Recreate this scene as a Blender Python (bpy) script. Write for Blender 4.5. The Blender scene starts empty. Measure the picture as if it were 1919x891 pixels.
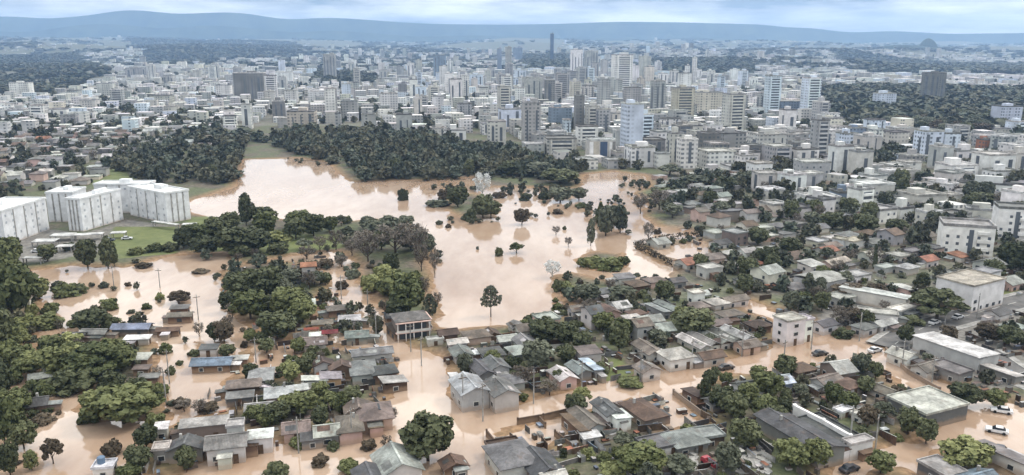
import bpy, math, random
import numpy as np
from mathutils import Vector, Matrix

random.seed(7)
RNG = np.random.default_rng(7)
R = math.radians
S = bpy.context.scene
COL = S.collection

# ------------------------------------------------------------------ camera
H = 80.0
F = 1506.0
PW, PH = 1919.0, 891.0
PITCH = R(13.3)
cam_d = bpy.data.cameras.new("camera")
cam = bpy.data.objects.new("camera", cam_d)
COL.objects.link(cam)
cam.location = (0, 0, H)
cam.rotation_euler = (math.pi / 2 - PITCH, 0, 0)
cam_d.sensor_width = 36
cam_d.lens = 36 * F / PW
cam_d.clip_start = 1
cam_d.clip_end = 80000
S.camera = cam

# ------------------------------------------------------------------ world, sun, exposure
SUN_EL, SUN_AZ = 48.0, 72.0      # azimuth measured from +Y towards +X
w = bpy.data.worlds.new("World")
S.world = w
w.use_nodes = True
nt = w.node_tree
nt.nodes.clear()
def N(tree, kind, **kw):
    n = tree.nodes.new(kind)
    for k, v in kw.items():
        if k == 'inp':
            for i, x in v.items():
                n.inputs[i].default_value = x
        else:
            setattr(n, k, v)
    return n
out = N(nt, 'ShaderNodeOutputWorld')
bg = N(nt, 'ShaderNodeBackground', inp={'Strength': 0.1})
sky = N(nt, 'ShaderNodeTexSky', sky_type='NISHITA', sun_disc=False)
sky.sun_elevation = R(SUN_EL)
sky.sun_rotation = R(SUN_AZ)
sky.air_density = 1.0
sky.dust_density = 2.0
tc = N(nt, 'ShaderNodeTexCoord')
sep = N(nt, 'ShaderNodeSeparateXYZ')
nt.links.new(tc.outputs['Generated'], sep.inputs[0])
# long flat cloud banks: noise on the direction, stretched along the horizon
mp = N(nt, 'ShaderNodeMapping')
mp.inputs['Scale'].default_value = (2.2, 2.2, 13.0)
mp.inputs['Location'].default_value = (0.35, 0.0, 0.2)
nt.links.new(tc.outputs['Generated'], mp.inputs['Vector'])
no = N(nt, 'ShaderNodeTexNoise', inp={'Scale': 1.9, 'Detail': 6.0, 'Roughness': 0.55})
nt.links.new(mp.outputs[0], no.inputs['Vector'])
ramp = N(nt, 'ShaderNodeValToRGB')
ramp.color_ramp.elements[0].position = 0.41
ramp.color_ramp.elements[0].color = (2.3, 2.75, 3.3, 1)
ramp.color_ramp.elements[1].position = 0.63
ramp.color_ramp.elements[1].color = (13.8, 13.3, 12.4, 1)
nt.links.new(no.outputs['Fac'], ramp.inputs[0])
mixs = N(nt, 'ShaderNodeMix', data_type='RGBA')
mixs.inputs[0].default_value = 0.92
nt.links.new(sky.outputs[0], mixs.inputs[6])
ov = N(nt, 'ShaderNodeMapRange', inp={1: -0.02, 2: 0.75, 3: 0.80, 4: 2.5})      # an overcast dome is brighter overhead than at the horizon
nt.links.new(sep.outputs[2], ov.inputs[0])
sc_ = N(nt, 'ShaderNodeVectorMath', operation='SCALE')
nt.links.new(ramp.outputs[0], sc_.inputs[0]); nt.links.new(ov.outputs[0], sc_.inputs['Scale'])
nt.links.new(sc_.outputs[0], mixs.inputs[7])
nt.links.new(mixs.outputs[2], bg.inputs['Color'])
nt.links.new(bg.outputs[0], out.inputs['Surface'])

sd = bpy.data.lights.new("sun", 'SUN')
sd.energy = 1.5
sd.angle = R(10)
sd.color = (1.0, 0.92, 0.81)
sun = bpy.data.objects.new("sun", sd)
COL.objects.link(sun)
sv = Vector((math.sin(R(SUN_AZ)) * math.cos(R(SUN_EL)), math.cos(R(SUN_AZ)) * math.cos(R(SUN_EL)), math.sin(R(SUN_EL))))
sun.rotation_euler = sv.to_track_quat('Z', 'Y').to_euler()
sun.location = (200, 0, 300)

S.view_settings.view_transform = 'Standard'
S.view_settings.look = 'None'
S.view_settings.exposure = 0.46
S.view_settings.gamma = 1.0
S.view_settings.use_curve_mapping = False
S.cycles.max_bounces = 5
S.cycles.diffuse_bounces = 2
S.cycles.glossy_bounces = 2
S.cycles.volume_bounces = 1
S.cycles.caustics_reflective = False
S.cycles.use_denoising = True

# ------------------------------------------------------------------ projection helpers (photo pixel <-> place on the ground)
cp, sp = math.cos(PITCH), math.sin(PITCH)
def G(px, py, z=0.0):
    x = (px - PW / 2) / F
    yu = -(py - PH / 2) / F
    d = (x, cp + yu * sp, -sp + yu * cp)
    t = (z - H) / d[2]
    return (d[0] * t, d[1] * t)
def PX(x, y, z=0.0):
    """numpy friendly: world -> photo pixel"""
    zc = y * cp - (z - H) * sp
    yu = y * sp + (z - H) * cp
    zc = np.maximum(zc, 1e-3)
    return PW / 2 + F * x / zc, PH / 2 - F * yu / zc
def SC(y, z=0.0):
    """photo pixels per metre at distance y"""
    return F / (y * cp - (z - H) * sp)
def in_poly(px, py, poly):
    px = np.asarray(px, float); py = np.asarray(py, float)
    c = np.zeros(px.shape, bool)
    n = len(poly)
    for i in range(n):
        x1, y1 = poly[i]; x2, y2 = poly[(i + 1) % n]
        if y1 == y2: continue
        hit = ((y1 > py) != (y2 > py)) & (px < (x2 - x1) * (py - y1) / (y2 - y1) + x1)
        c ^= hit
    return c
def sdf_poly(x, y, poly):
    """signed distance, negative inside (metres)"""
    d = np.full(x.shape, 1e18)
    n = len(poly)
    for i in range(n):
        ax, ay = poly[i]; bx, by = poly[(i + 1) % n]
        ex, ey = bx - ax, by - ay
        L = ex * ex + ey * ey + 1e-9
        t = np.clip(((x - ax) * ex + (y - ay) * ey) / L, 0, 1)
        d = np.minimum(d, (x - ax - t * ex) ** 2 + (y - ay - t * ey) ** 2)
    d = np.sqrt(d)
    return np.where(in_poly(x, y, poly), -d, d)

# ------------------------------------------------------------------ colours
def lin(c):
    return tuple((v / 255 / 12.92) if v / 255 <= 0.04045 else ((v / 255 + 0.055) / 1.055) ** 2.4 for v in c)
PAL = {   # surface colours (linear)
    'white': (.68, .67, .65), 'offwhite': (.50, .485, .45), 'cream': (.58, .55, .47), 'beige': (.46, .42, .35),
    'lightgrey': (.37, .37, .36), 'grey': (.20, .198, .19), 'darkgrey': (.10, .10, .10), 'bluegrey': (.20, .25, .32),
    'bluewhite': (.58, .64, .72), 'brown': (.135, .088, .062), 'darkbrown': (.075, .05, .036), 'greybrown': (.20, .165, .14),
    'terracotta': (.30, .13, .075), 'red': (.45, .035, .03), 'ochre': (.40, .27, .15), 'pink': (.50, .36, .31),
    'greengrey': (.25, .28, .25), 'darkblue': (.06, .09, .15), 'orange': (.5, .2, .06),
}
WORD = {'offwhite': 'off-white', 'lightgrey': 'light grey', 'darkgrey': 'dark grey', 'bluegrey': 'blue grey', 'bluewhite': 'bluish white',
        'darkbrown': 'dark brown', 'greybrown': 'grey brown', 'greengrey': 'greenish grey', 'darkblue': 'dark blue'}
def word(c): return WORD.get(c, c)

# ------------------------------------------------------------------ materials
def new_mat(name):
    m = bpy.data.materials.new(name)
    m.use_nodes = True
    t = m.node_tree
    b = t.nodes['Principled BSDF']
    b.inputs['Roughness'].default_value = 0.85
    b.inputs['Specular IOR Level'].default_value = 0.25
    return m, t, b
def mixrgb(t, a, b, fac, mode='MIX'):
    n = N(t, 'ShaderNodeMix', data_type='RGBA', blend_type=mode)
    for i, v in ((0, fac), (6, a), (7, b)):
        if isinstance(v, bpy.types.NodeSocket): t.links.new(v, n.inputs[i])
        elif i == 0: n.inputs[0].default_value = v
        else: n.inputs[i].default_value = (*v[:3], 1)
    return n.outputs[2]
def mrange(t, v, a, b, c=0.0, d=1.0):
    n = N(t, 'ShaderNodeMapRange', inp={1: a, 2: b, 3: c, 4: d})
    t.links.new(v, n.inputs[0])
    return n.outputs[0]
def math_n(t, op, a, b=None, c=None):
    n = N(t, 'ShaderNodeMath', operation=op)
    for i, v in enumerate((a, b, c)):
        if v is None: continue
        if isinstance(v, bpy.types.NodeSocket): t.links.new(v, n.inputs[i])
        else: n.inputs[i].default_value = v
    return n.outputs[0]
def noise(t, scale, detail=4, rough=.55, vec=None, out='Fac'):
    n = N(t, 'ShaderNodeTexNoise', inp={'Scale': scale, 'Detail': detail, 'Roughness': rough})
    if vec is not None: t.links.new(vec, n.inputs['Vector'])
    return n.outputs[out]
def gpos(t): return N(t, 'ShaderNodeNewGeometry').outputs['Position']
def objcol(t, attr=None):
    if attr: return N(t, 'ShaderNodeAttribute', attribute_name=attr).outputs['Color']
    return N(t, 'ShaderNodeObjectInfo').outputs['Color']
def grime(t, col, amount=.35, scale=.35):
    n = mrange(t, noise(t, scale, 5, .6, gpos(t)), .38, .68, 1 - amount, 1.08)
    c = N(t, 'ShaderNodeCombineColor')
    for i in range(3): t.links.new(n, c.inputs[i])
    return mixrgb(t, col, c.outputs[0], 1.0, 'MULTIPLY')

def mat_wall(name, attr=None):
    m, t, b = new_mat(name)
    c = grime(t, objcol(t, attr), .2, .3)
    # water stain rising from the flood line
    z = N(t, 'ShaderNodeSeparateXYZ'); t.links.new(gpos(t), z.inputs[0])
    zz = math_n(t, 'ADD', z.outputs[2], math_n(t, 'MULTIPLY', noise(t, .8, 3, .5, gpos(t)), -1.2))
    c = mixrgb(t, mixrgb(t, c, (.33, .23, .15), .5), c, mrange(t, zz, .1, .9))
    t.links.new(c, b.inputs['Base Color'])
    return m
def mat_roof(name, attr=None):
    m, t, b = new_mat(name)
    g = gpos(t)
    c = grime(t, objcol(t, attr), .55, .28)
    c = grime(t, c, .3, 1.6)
    # patches of rust and lichen
    c = mixrgb(t, c, (.13, .085, .06), mrange(t, noise(t, .5, 6, .65, g), .56, .72, 0, .55))
    t.links.new(c, b.inputs['Base Color'])
    b.inputs['Roughness'].default_value = .6
    wv = N(t, 'ShaderNodeTexWave', inp={'Scale': 1.1, 'Distortion': .3})
    tcn = N(t, 'ShaderNodeTexCoord'); t.links.new(tcn.outputs['Object'], wv.inputs['Vector'])
    bp = N(t, 'ShaderNodeBump', inp={'Strength': .35, 'Distance': .15}); t.links.new(wv.outputs['Fac'], bp.inputs['Height'])
    t.links.new(bp.outputs[0], b.inputs['Normal'])
    return m
def mat_facade(name, attr=None):
    """far walls: rows of windows too small to pick apart"""
    m, t, b = new_mat(name)
    g = N(t, 'ShaderNodeNewGeometry')
    cr = N(t, 'ShaderNodeVectorMath', operation='CROSS_PRODUCT'); t.links.new(g.outputs['True Normal'], cr.inputs[0]); cr.inputs[1].default_value = (0, 0, 1)
    dt = N(t, 'ShaderNodeVectorMath', operation='DOT_PRODUCT'); t.links.new(g.outputs['Position'], dt.inputs[0]); t.links.new(cr.outputs[0], dt.inputs[1])
    sz = N(t, 'ShaderNodeSeparateXYZ'); t.links.new(g.outputs['Position'], sz.inputs[0])
    sn = N(t, 'ShaderNodeSeparateXYZ'); t.links.new(g.outputs['True Normal'], sn.inputs[0])
    uu = math_n(t, 'DIVIDE', dt.outputs['Value'], 3.3); vv = math_n(t, 'DIVIDE', sz.outputs[2], 3.0)
    fu = math_n(t, 'FRACT', uu); fv = math_n(t, 'FRACT', vv)
    mu = math_n(t, 'COMPARE', fu, .5, .27); mv = math_n(t, 'COMPARE', fv, .55, .24)
    vert = math_n(t, 'LESS_THAN', math_n(t, 'ABSOLUTE', sn.outputs[2]), .5)
    cb = N(t, 'ShaderNodeCombineXYZ'); t.links.new(math_n(t, 'FLOOR', uu), cb.inputs[0]); t.links.new(math_n(t, 'FLOOR', math_n(t, 'MULTIPLY', vv, .02)), cb.inputs[1])
    wn = N(t, 'ShaderNodeTexWhiteNoise', noise_dimensions='2D'); t.links.new(cb.outputs[0], wn.inputs['Vector'])
    msk = math_n(t, 'MULTIPLY', math_n(t, 'MULTIPLY', mu, mv), vert)
    msk = math_n(t, 'MULTIPLY', msk, mrange(t, wn.outputs['Value'], .25, .6, .05, .8))
    c = grime(t, objcol(t, attr), .3, .06)
    c = mixrgb(t, c, (.06, .075, .09), msk)
    t.links.new(c, b.inputs['Base Color'])
    return m
def mat_flat(name, col, rough=.85, spec=.25, nz=0.0, ns=1.0):
    m, t, b = new_mat(name)
    b.inputs['Roughness'].default_value = rough
    b.inputs['Specular IOR Level'].default_value = spec
    rgb = N(t, 'ShaderNodeRGB'); rgb.outputs[0].default_value = (*col, 1)
    c = grime(t, rgb.outputs[0], nz, ns) if nz else rgb.outputs[0]
    t.links.new(c, b.inputs['Base Color'])
    return m
def mat_leaf(name, dark, light, far=False):
    m, t, b = new_mat(name)
    b.inputs['Roughness'].default_value = .7
    b.inputs['Specular IOR Level'].default_value = .15
    oi = N(t, 'ShaderNodeObjectInfo')
    g = gpos(t)
    f = noise(t, .33, 3, .6, g)
    f = math_n(t, 'ADD', math_n(t, 'MULTIPLY', f, .9), math_n(t, 'MULTIPLY', noise(t, 2.2, 2, .6, g), .5))
    f = math_n(t, 'ADD', f, mrange(t, oi.outputs['Random'], 0, 1, -.28, .22))
    c = mixrgb(t, dark, light, mrange(t, f, .35, 1.05))
    if far:      # each far tree has its own tone
        c = mixrgb(t, c, objcol(t, 'col'), 1.0, 'MULTIPLY')
    t.links.new(c, b.inputs['Base Color'])
    return m

M = {}
M['wall'] = mat_wall('rendered_wall'); M['roof'] = mat_roof('roof_sheet'); M['facade'] = mat_facade('far_facade')
M['far_wall'] = mat_facade('far_wall_rows', 'col')
M['pane'] = mat_flat('window_glass', (.02, .025, .03), .15, .5)
M['frame'] = mat_flat('painted_frame', (.55, .54, .5), .6, .3, .3, 2)
M['dark'] = mat_flat('dark_panel', (.045, .05, .055), .7)  # plain windows, the solar panel, and shade painted behind the lakeside balconies
M['strip'] = mat_flat('window_strip_glass', (.11, .125, .145), .4, .4, .4, .2)
M['wood'] = mat_flat('weathered_wood', (.13, .085, .055), .9, .2, .5, 1.5)
M['concrete'] = mat_flat('concrete', (.33, .32, .30), .9, .2, .45, .5)
M['bark'] = mat_flat('bark', (.09, .07, .055), .95, .1, .5, 2)
M['palebark'] = mat_flat('pale_bark', (.55, .55, .52), .95, .1, .3, 2)
M['asphalt'] = mat_flat('asphalt', (.13, .125, .12), .8, .3, .45, .25)
M['kerb'] = mat_flat('kerb_concrete', (.38, .37, .35), .9, .2, .35, 1)
M['rubber'] = mat_flat('tyre_rubber', (.015, .015, .015), .8)
M['tank'] = mat_flat('plastic_tank', (.10, .15, .22), .6, .3)
M['leaf_dark'] = mat_leaf('leaves_dark', (.036, .043, .022), (.118, .126, .064))
M['leaf_mid'] = mat_leaf('leaves_mid', (.046, .056, .023), (.15, .16, .068))
M['leaf_light'] = mat_leaf('leaves_light', (.065, .078, .03), (.23, .235, .10))
M['leaf_grey'] = mat_leaf('leaves_grey', (.045, .052, .034), (.15, .158, .11))
M['leaf_brown'] = mat_leaf('leaves_brown', (.04, .032, .022), (.12, .095, .065))
M['leaf_white'] = mat_leaf('leaves_white', (.42, .43, .42), (.62, .63, .62))
M['twig'] = mat_leaf('twigs', (.075, .062, .05), (.20, .175, .145))
M['leaf_far'] = mat_leaf('leaves_far', (.04, .046, .032), (.12, .125, .085), far=True)

def mat_paint():
    m, t, b = new_mat('car_paint')
    b.inputs['Roughness'].default_value = .3; b.inputs['Specular IOR Level'].default_value = .5
    t.links.new(grime(t, objcol(t), .15, 2), b.inputs['Base Color'])
    return m
M['paint'] = mat_paint()

def mat_ground():
    m, t, b = new_mat('ground')
    g = gpos(t)
    a = N(t, 'ShaderNodeAttribute', attribute_name='cover')
    sepc = N(t, 'ShaderNodeSeparateColor'); t.links.new(a.outputs['Color'], sepc.inputs[0])
    n1 = noise(t, .05, 6, .6, g); n2 = noise(t, .6, 5, .6, g)
    mud = mixrgb(t, (.15, .092, .052), (.31, .195, .11), mrange(t, n2, .35, .7))
    soil = mixrgb(t, (.06, .052, .038), (.14, .118, .09), mrange(t, n2, .35, .7))
    scrub = mixrgb(t, (.045, .055, .028), (.11, .12, .06), mrange(t, n2, .3, .7))
    c = mixrgb(t, soil, scrub, mrange(t, n1, .42, .56))
    lawn = mixrgb(t, (.07, .088, .03), (.14, .155, .06), mrange(t, noise(t, .12, 6, .7, g), .3, .7))
    pave = mixrgb(t, (.085, .08, .072), (.23, .215, .195), mrange(t, n2, .3, .7))
    c = mixrgb(t, c, mud, sepc.outputs[0]); c = mixrgb(t, c, lawn, sepc.outputs[1]); c = mixrgb(t, c, pave, sepc.outputs[2])
    t.links.new(c, b.inputs['Base Color'])
    bp = N(t, 'ShaderNodeBump', inp={'Strength': .5, 'Distance': .4}); t.links.new(n2, bp.inputs['Height']); t.links.new(bp.outputs[0], b.inputs['Normal'])
    return m
M['ground'] = mat_ground()

def mat_water():
    m, t, b = new_mat('flood_water')
    g = gpos(t)
    mp = N(t, 'ShaderNodeMapping'); mp.inputs['Rotation'].default_value = (0, 0, R(-25)); mp.inputs['Scale'].default_value = (1, .35, 1)
    t.links.new(g, mp.inputs['Vector'])
    n1 = noise(t, .022, 5, .6, mp.outputs[0])
    n2 = noise(t, .16, 5, .6, mp.outputs[0])
    f = math_n(t, 'ADD', math_n(t, 'MULTIPLY', n1, .65), math_n(t, 'MULTIPLY', n2, .35))
    c = mixrgb(t, (.285, .186, .12), (.41, .315, .24), mrange(t, f, .36, .62))
    t.links.new(c, b.inputs['Base Color'])
    b.inputs['Roughness'].default_value = .07
    b.inputs['IOR'].default_value = 1.8
    b.inputs['Specular IOR Level'].default_value = .5
    bp = N(t, 'ShaderNodeBump', inp={'Strength': .10, 'Distance': .12})
    t.links.new(math_n(t, 'ADD', noise(t, .9, 4, .6, mp.outputs[0]), math_n(t, 'MULTIPLY', noise(t, .12, 3, .5, g), 2.0)), bp.inputs['Height'])
    t.links.new(bp.outputs[0], b.inputs['Normal'])
    return m
M['water'] = mat_water()

def mat_hill():
    m, t, b = new_mat('wooded_hill')
    g = gpos(t)
    c = mixrgb(t, (.02, .03, .025), (.06, .075, .05), mrange(t, noise(t, .004, 6, .65, g), .35, .65))
    t.links.new(c, b.inputs['Base Color'])
    b.inputs['Specular IOR Level'].default_value = 0
    return m
M['hill'] = mat_hill()

# ------------------------------------------------------------------ object helpers
def mesh_obj(name, verts, faces, m, parent=None, mats=None, midx=None, smooth=False):
    me = bpy.data.meshes.new(name)
    me.from_pydata(verts, [], faces)
    for x in (mats or [m]): me.materials.append(x)
    if midx is not None: me.polygons.foreach_set('material_index', midx)
    if smooth: me.polygons.foreach_set('use_smooth', [True] * len(faces))
    me.update()
    return link(name, me, parent)
def link(name, me, parent=None):
    o = bpy.data.objects.new(name, me)
    COL.objects.link(o)
    if parent: o.parent = parent
    return o
def np_mesh(name, V, Q, m, col=None, kind=None):
    """quads from numpy arrays"""
    me = bpy.data.meshes.new(name)
    nq = len(Q); k = Q.shape[1]
    me.vertices.add(len(V)); me.vertices.foreach_set('co', np.ascontiguousarray(V, np.float32).ravel())
    me.loops.add(nq * k); me.loops.foreach_set('vertex_index', np.ascontiguousarray(Q, np.int32).ravel())
    me.polygons.add(nq); me.polygons.foreach_set('loop_start', np.arange(0, nq * k, k, dtype=np.int32))
    if col is not None:
        a = me.attributes.new('col', 'FLOAT_COLOR', 'FACE')
        a.data.foreach_set('color', np.ascontiguousarray(np.c_[col, np.ones(len(col))], np.float32).ravel())
    me.materials.append(m)
    me.update(calc_edges=True)
    return me
THINGS = []     # (object, look, x, y, z)
def empty(name, x, y, z=0, rz=0):
    o = bpy.data.objects.new(name, None)
    o.empty_display_size = 1
    COL.objects.link(o)
    o.location = (x, y, z); o.rotation_euler = (0, 0, rz)
    return o
def tag(o, cat, group=None, label=None, look=None):
    o['category'] = cat
    if group: o['group'] = group
    if label: o['label'] = label
    else: THINGS.append((o, look))
    return o
def struct(o, kind='structure'):
    o['kind'] = kind
    return o
def box(x0, x1, y0, y1, z0, z1):
    v = [(x0, y0, z0), (x1, y0, z0), (x1, y1, z0), (x0, y1, z0), (x0, y0, z1), (x1, y0, z1), (x1, y1, z1), (x0, y1, z1)]
    f = [(0, 3, 2, 1), (4, 5, 6, 7), (0, 1, 5, 4), (1, 2, 6, 5), (2, 3, 7, 6), (3, 0, 4, 7)]
    return v, f
class MB:
    def __init__(s): s.v = []; s.f = []
    def add(s, v, f):
        k = len(s.v); s.v += list(v); s.f += [tuple(i + k for i in q) for q in f]; return s
    def box(s, *a): return s.add(*box(*a))
    def tube(s, pts, rads, n=6):
        k = len(s.v)
        for i, (p, r) in enumerate(zip(pts, rads)):
            p = Vector(p)
            d = (Vector(pts[min(i + 1, len(pts) - 1)]) - Vector(pts[max(i - 1, 0)])).normalized()
            a = d.orthogonal().normalized(); b = d.cross(a)
            for j in range(n):
                t = 2 * math.pi * j / n
                q = p + (a * math.cos(t) + b * math.sin(t)) * r
                s.v.append(tuple(q))
        for i in range(len(pts) - 1):
            for j in range(n):
                s.f.append((k + i * n + j, k + i * n + (j + 1) % n, k + (i + 1) * n + (j + 1) % n, k + (i + 1) * n + j))
        s.f.append(tuple(k + (len(pts) - 1) * n + j for j in range(n)))
        return s
    def obj(s, name, m, parent=None, color=None, **k):
        o = mesh_obj(name, s.v, s.f, m, parent, **k)
        if color is not None: o.color = (*color, 1)
        return o
UNIT = {}
def unit_box(m):
    if m.name not in UNIT:
        v, f = box(-.5, .5, -.5, .5, 0, 1)
        me = bpy.data.meshes.new('block_' + m.name); me.from_pydata(v, [], f); me.materials.append(m); me.update()
        UNIT[m.name] = me
    return UNIT[m.name]
def ubox(name, parent, m, x, y, z, sx, sy, sz, color=None):
    o = link(name, unit_box(m), parent)
    o.location = (x, y, z); o.scale = (sx, sy, sz)
    if color is not None: o.color = (*color, 1)
    return o
def jit(c, a=.12):
    k = 1 + random.uniform(-a, a)
    return tuple(min(.85, v * k * (1 + random.uniform(-a, a) * .3)) for v in c)

# occupancy so that filled-in things never stand inside hand-placed ones
OCC = {}
def occ_add(x, y, r):
    OCC.setdefault((int(x // 25), int(y // 25)), []).append((x, y, r))
def occ_free(x, y, r):
    i, j = int(x // 25), int(y // 25)
    for a in range(i - 2, i + 3):
        for b in range(j - 2, j + 3):
            for (u, v, q) in OCC.get((a, b), ()):
                if (u - x) ** 2 + (v - y) ** 2 < (r + q) ** 2: return False
    return True

# ------------------------------------------------------------------ layout outlines, read off the photograph and dropped onto the ground
LAKE = [(455,300),(560,297),(615,305),(632,325),(655,341),(800,339),(895,333),(905,352),(990,352),(1090,355),(1095,328),(1150,322),(1210,330),(1215,350),(1185,362),(1215,380),(1200,405),(1230,425),(1300,432),(1300,447),(1190,458),(1200,475),(1262,505),(1245,525),(1180,530),(1120,522),(1070,508),(1035,520),(1045,548),(1065,570),(1070,590),(1000,602),(900,612),(840,617),(815,612),(832,585),(805,545),(795,510),(818,470),(805,440),(760,412),(700,410),(620,418),(540,412),(470,402),(400,408),(360,400),(350,380),(440,352),(450,335)]
LOWER = [(60,508),(130,500),(235,503),(330,480),(420,472),(440,500),(600,472),(645,476),(690,525),(712,575),(742,610),(752,648),(835,675),(855,772),(920,812),(965,930),(-400,930),(-300,560)]
STREET = [(850,778),(960,758),(1060,735),(1150,712),(1300,688),(1420,660),(1470,640),(1450,600),(1385,572),(1400,562),(1470,592),(1530,612),(1640,632),(1660,655),(1760,715),(1830,742),(1919,768),(1990,790),(1990,930),(1560,930),(1566,860),(1700,832),(1770,800),(1720,742),(1640,685),(1560,685),(1480,690),(1360,702),(1270,738),(1312,790),(1250,800),(1180,745),(1070,772),(1000,792),(915,815)]
YARD = [(925,835),(985,798),(1068,778),(1085,800),(1010,840),(950,850)]
COURT = [(1207,470),(1318,453),(1337,476),(1290,493),(1257,482)]
SWATER = [LAKE, LOWER, STREET, YARD, COURT]
LANDS = [   # (outline, height) patches that stick out of the flood
    ([(-300,480),(0,480),(60,515),(80,560),(60,620),(70,650),(60,690),(20,715),(-300,760)], .5),
    ([(80,640),(240,612),(300,650),(300,690),(310,740),(320,790),(180,788),(150,765),(170,740),(100,728),(75,700)], .25),
    ([(410,510),(470,490),(560,490),(610,510),(625,540),(600,565),(600,620),(540,640),(480,620),(430,590)], .4),
    ([(660,500),(720,480),(800,480),(815,520),(810,580),(780,610),(740,600),(710,570),(670,540)], .5),
    ([(565,640),(740,655),(752,710),(728,760),(735,790),(650,798),(540,830),(430,815),(330,900),(240,895),(260,830),(330,795),(425,765),(420,720),(450,695),(560,705)], .12),
    ([(365,640),(470,640),(470,680),(370,690)], .05),
    ([(1075,485),(1110,470),(1170,475),(1180,495),(1150,508),(1090,505)], .4),
    ([(830,372),(890,360),(935,385),(935,410),(870,412),(835,395)], .15),
    ([(1600,930),(1610,885),(1690,868),(1720,905),(1720,930)], .35),
    ([(1745,850),(1800,825),(1870,850),(1919,890),(1919,930),(1740,930)], .35),
]
LAWNS = [[(215,425),(330,425),(345,440),(330,475),(225,485),(200,455)], [(350,408),(400,405),(440,415),(400,440),(345,432)],
         [(160,322),(215,316),(255,331),(240,345),(165,345)], [(1868,522),(1990,530),(1990,575),(1880,572)], [(1090,690),(1160,672),(1190,700),(1130,722)],
         [(380,470),(480,440),(640,440),(640,465),(480,480)]]
PAVES = [[(-100,465),(100,430),(150,440),(240,412),(330,425),(360,435),(300,432),(230,432),(200,470),(90,490),(-100,500)],
         [(1480,520),(1560,500),(1600,530),(1540,560)], [(1530,560),(1700,540),(1750,590),(1650,620),(1540,600)], [(1660,640),(1919,560),(1990,560),(1990,720),(1860,730)]]
W2 = lambda poly: [G(*p) for p in poly]
_wp = [W2(p) for p in SWATER]; _lp = [(W2(p), h) for p, h in LANDS]
def hashn(x, y):     # cheap smooth value noise
    def h(i, j): return np.modf(np.abs(np.sin(i * 127.1 + j * 311.7) * 43758.5453))[0]
    i = np.floor(x); j = np.floor(y); f = x - i; g = y - j
    f = f * f * (3 - 2 * f); g = g * g * (3 - 2 * g)
    return (h(i, j) * (1 - f) + h(i + 1, j) * f) * (1 - g) + (h(i, j + 1) * (1 - f) + h(i + 1, j + 1) * f) * g
def land(x, y):
    """ground height and distance to the flood (positive on land)"""
    x = np.asarray(x, float); y = np.asarray(y, float)
    sd = np.full(x.shape, 1e9)
    for p in _wp: sd = np.minimum(sd, sdf_poly(x, y, p))
    n = (hashn(x / 5, y / 5) - .5) * 3.2 + (hashn(x / 1.7, y / 1.7) - .5) * 1.4
    z = np.clip((sd + n) * .14, -.8, .55)
    for p, h in _lp:
        s2 = -sdf_poly(x, y, p)
        z = np.maximum(z, np.clip((s2 + n) * .14, -.8, h + n * .09))
        sd = np.maximum(sd, s2)
    return z, sd
def farz(x, y):
    """the land climbs gently and rolls towards the mountains"""
    x = np.asarray(x, float); y = np.asarray(y, float)
    t = np.clip((y - 1700) / 6000, 0, 1.3)
    side = np.clip(x / np.maximum(y, 1) / .64, -1.3, 1.3)
    base = t ** 1.35 * (104 - 30 * side)
    roll = (hashn(x / 900 + 3, y / 620) - .42) * 70 + (hashn(x / 380, y / 300 + 9) - .45) * 26
    return .55 + np.maximum(base + roll * np.clip(t * 2.2, 0, 1), 0) * (y > 1700)
# ---- ground sheet
ys = np.concatenate([np.linspace(-600, 105, 14), np.arange(110, 420, 1.3), np.arange(421, 900, 4.0), np.geomspace(905, 13500, 80)])
ss = np.linspace(-1, 1, 480)
hw = np.where(ys > 0, ys * 1.1 + 150, 130 + np.abs(ys) * .2)
XX = ss[None, :] * hw[:, None]; YY = np.repeat(ys[:, None], len(ss), 1)
ZZ = np.full(XX.shape, .55); SDv = np.full(XX.shape, 99.0)
nr = int((ys < 1000).sum())
z_, s_ = land(XX[:nr].ravel(), YY[:nr].ravel())
ZZ[:nr] = z_.reshape(nr, -1); SDv[:nr] = s_.reshape(nr, -1)
ZZ[nr:] = farz(XX[nr:], YY[nr:])
V = np.c_[XX.ravel(), YY.ravel(), ZZ.ravel()]
a, b_ = len(ys), len(ss)
idx = np.arange(a * b_).reshape(a, b_)
Q = np.c_[idx[:-1, :-1].ravel(), idx[:-1, 1:].ravel(), idx[1:, 1:].ravel(), idx[1:, :-1].ravel()]
me = np_mesh('ground', V, Q, M['ground'])
me.polygons.foreach_set('use_smooth', np.ones(len(Q), bool))
px_, py_ = PX(V[:, 0], V[:, 1], V[:, 2])
mud = np.clip(1 - SDv.ravel() / 7, 0, 1)
lawn = np.zeros(len(V))
for p in LAWNS: lawn = np.maximum(lawn, in_poly(px_, py_, p))
pave = np.where((py_ < 300) & (V[:, 1] > 100) & (V[:, 1] < 2300) & ((py_ < 236) | (px_ > 1110) | (px_ < 200)), .45, 0) + np.where((px_ > 1250) & (py_ < 560) & (py_ >= 300), .25, 0)
for p in PAVES: pave = np.maximum(pave, .9 * in_poly(px_, py_, p))
at = me.color_attributes.new('cover', 'FLOAT_COLOR', 'POINT')
at.data.foreach_set('color', np.c_[mud * (lawn < .5), lawn, pave * (lawn < .5), np.ones(len(V))].astype(np.float32).ravel())
struct(link('ground', me))
o = mesh_obj('water', [(-900, -600, 0), (900, -600, 0), (900, 1000, 0), (-900, 1000, 0)], [(0, 1, 2, 3)], M['water']); struct(o)

def _cell(x, y):
    i = min(max(int(np.searchsorted(ys, y)), 0), len(ys) - 1)
    j = int(round((x / hw[i] + 1) * .5 * (len(ss) - 1)))
    return i, min(max(j, 0), len(ss) - 1)
def zat(x, y):
    return max(float(ZZ[_cell(x, y)]), 0.0)
def wet(x, y, margin=0):
    return y < 990 and float(SDv[_cell(x, y)]) < margin

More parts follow.
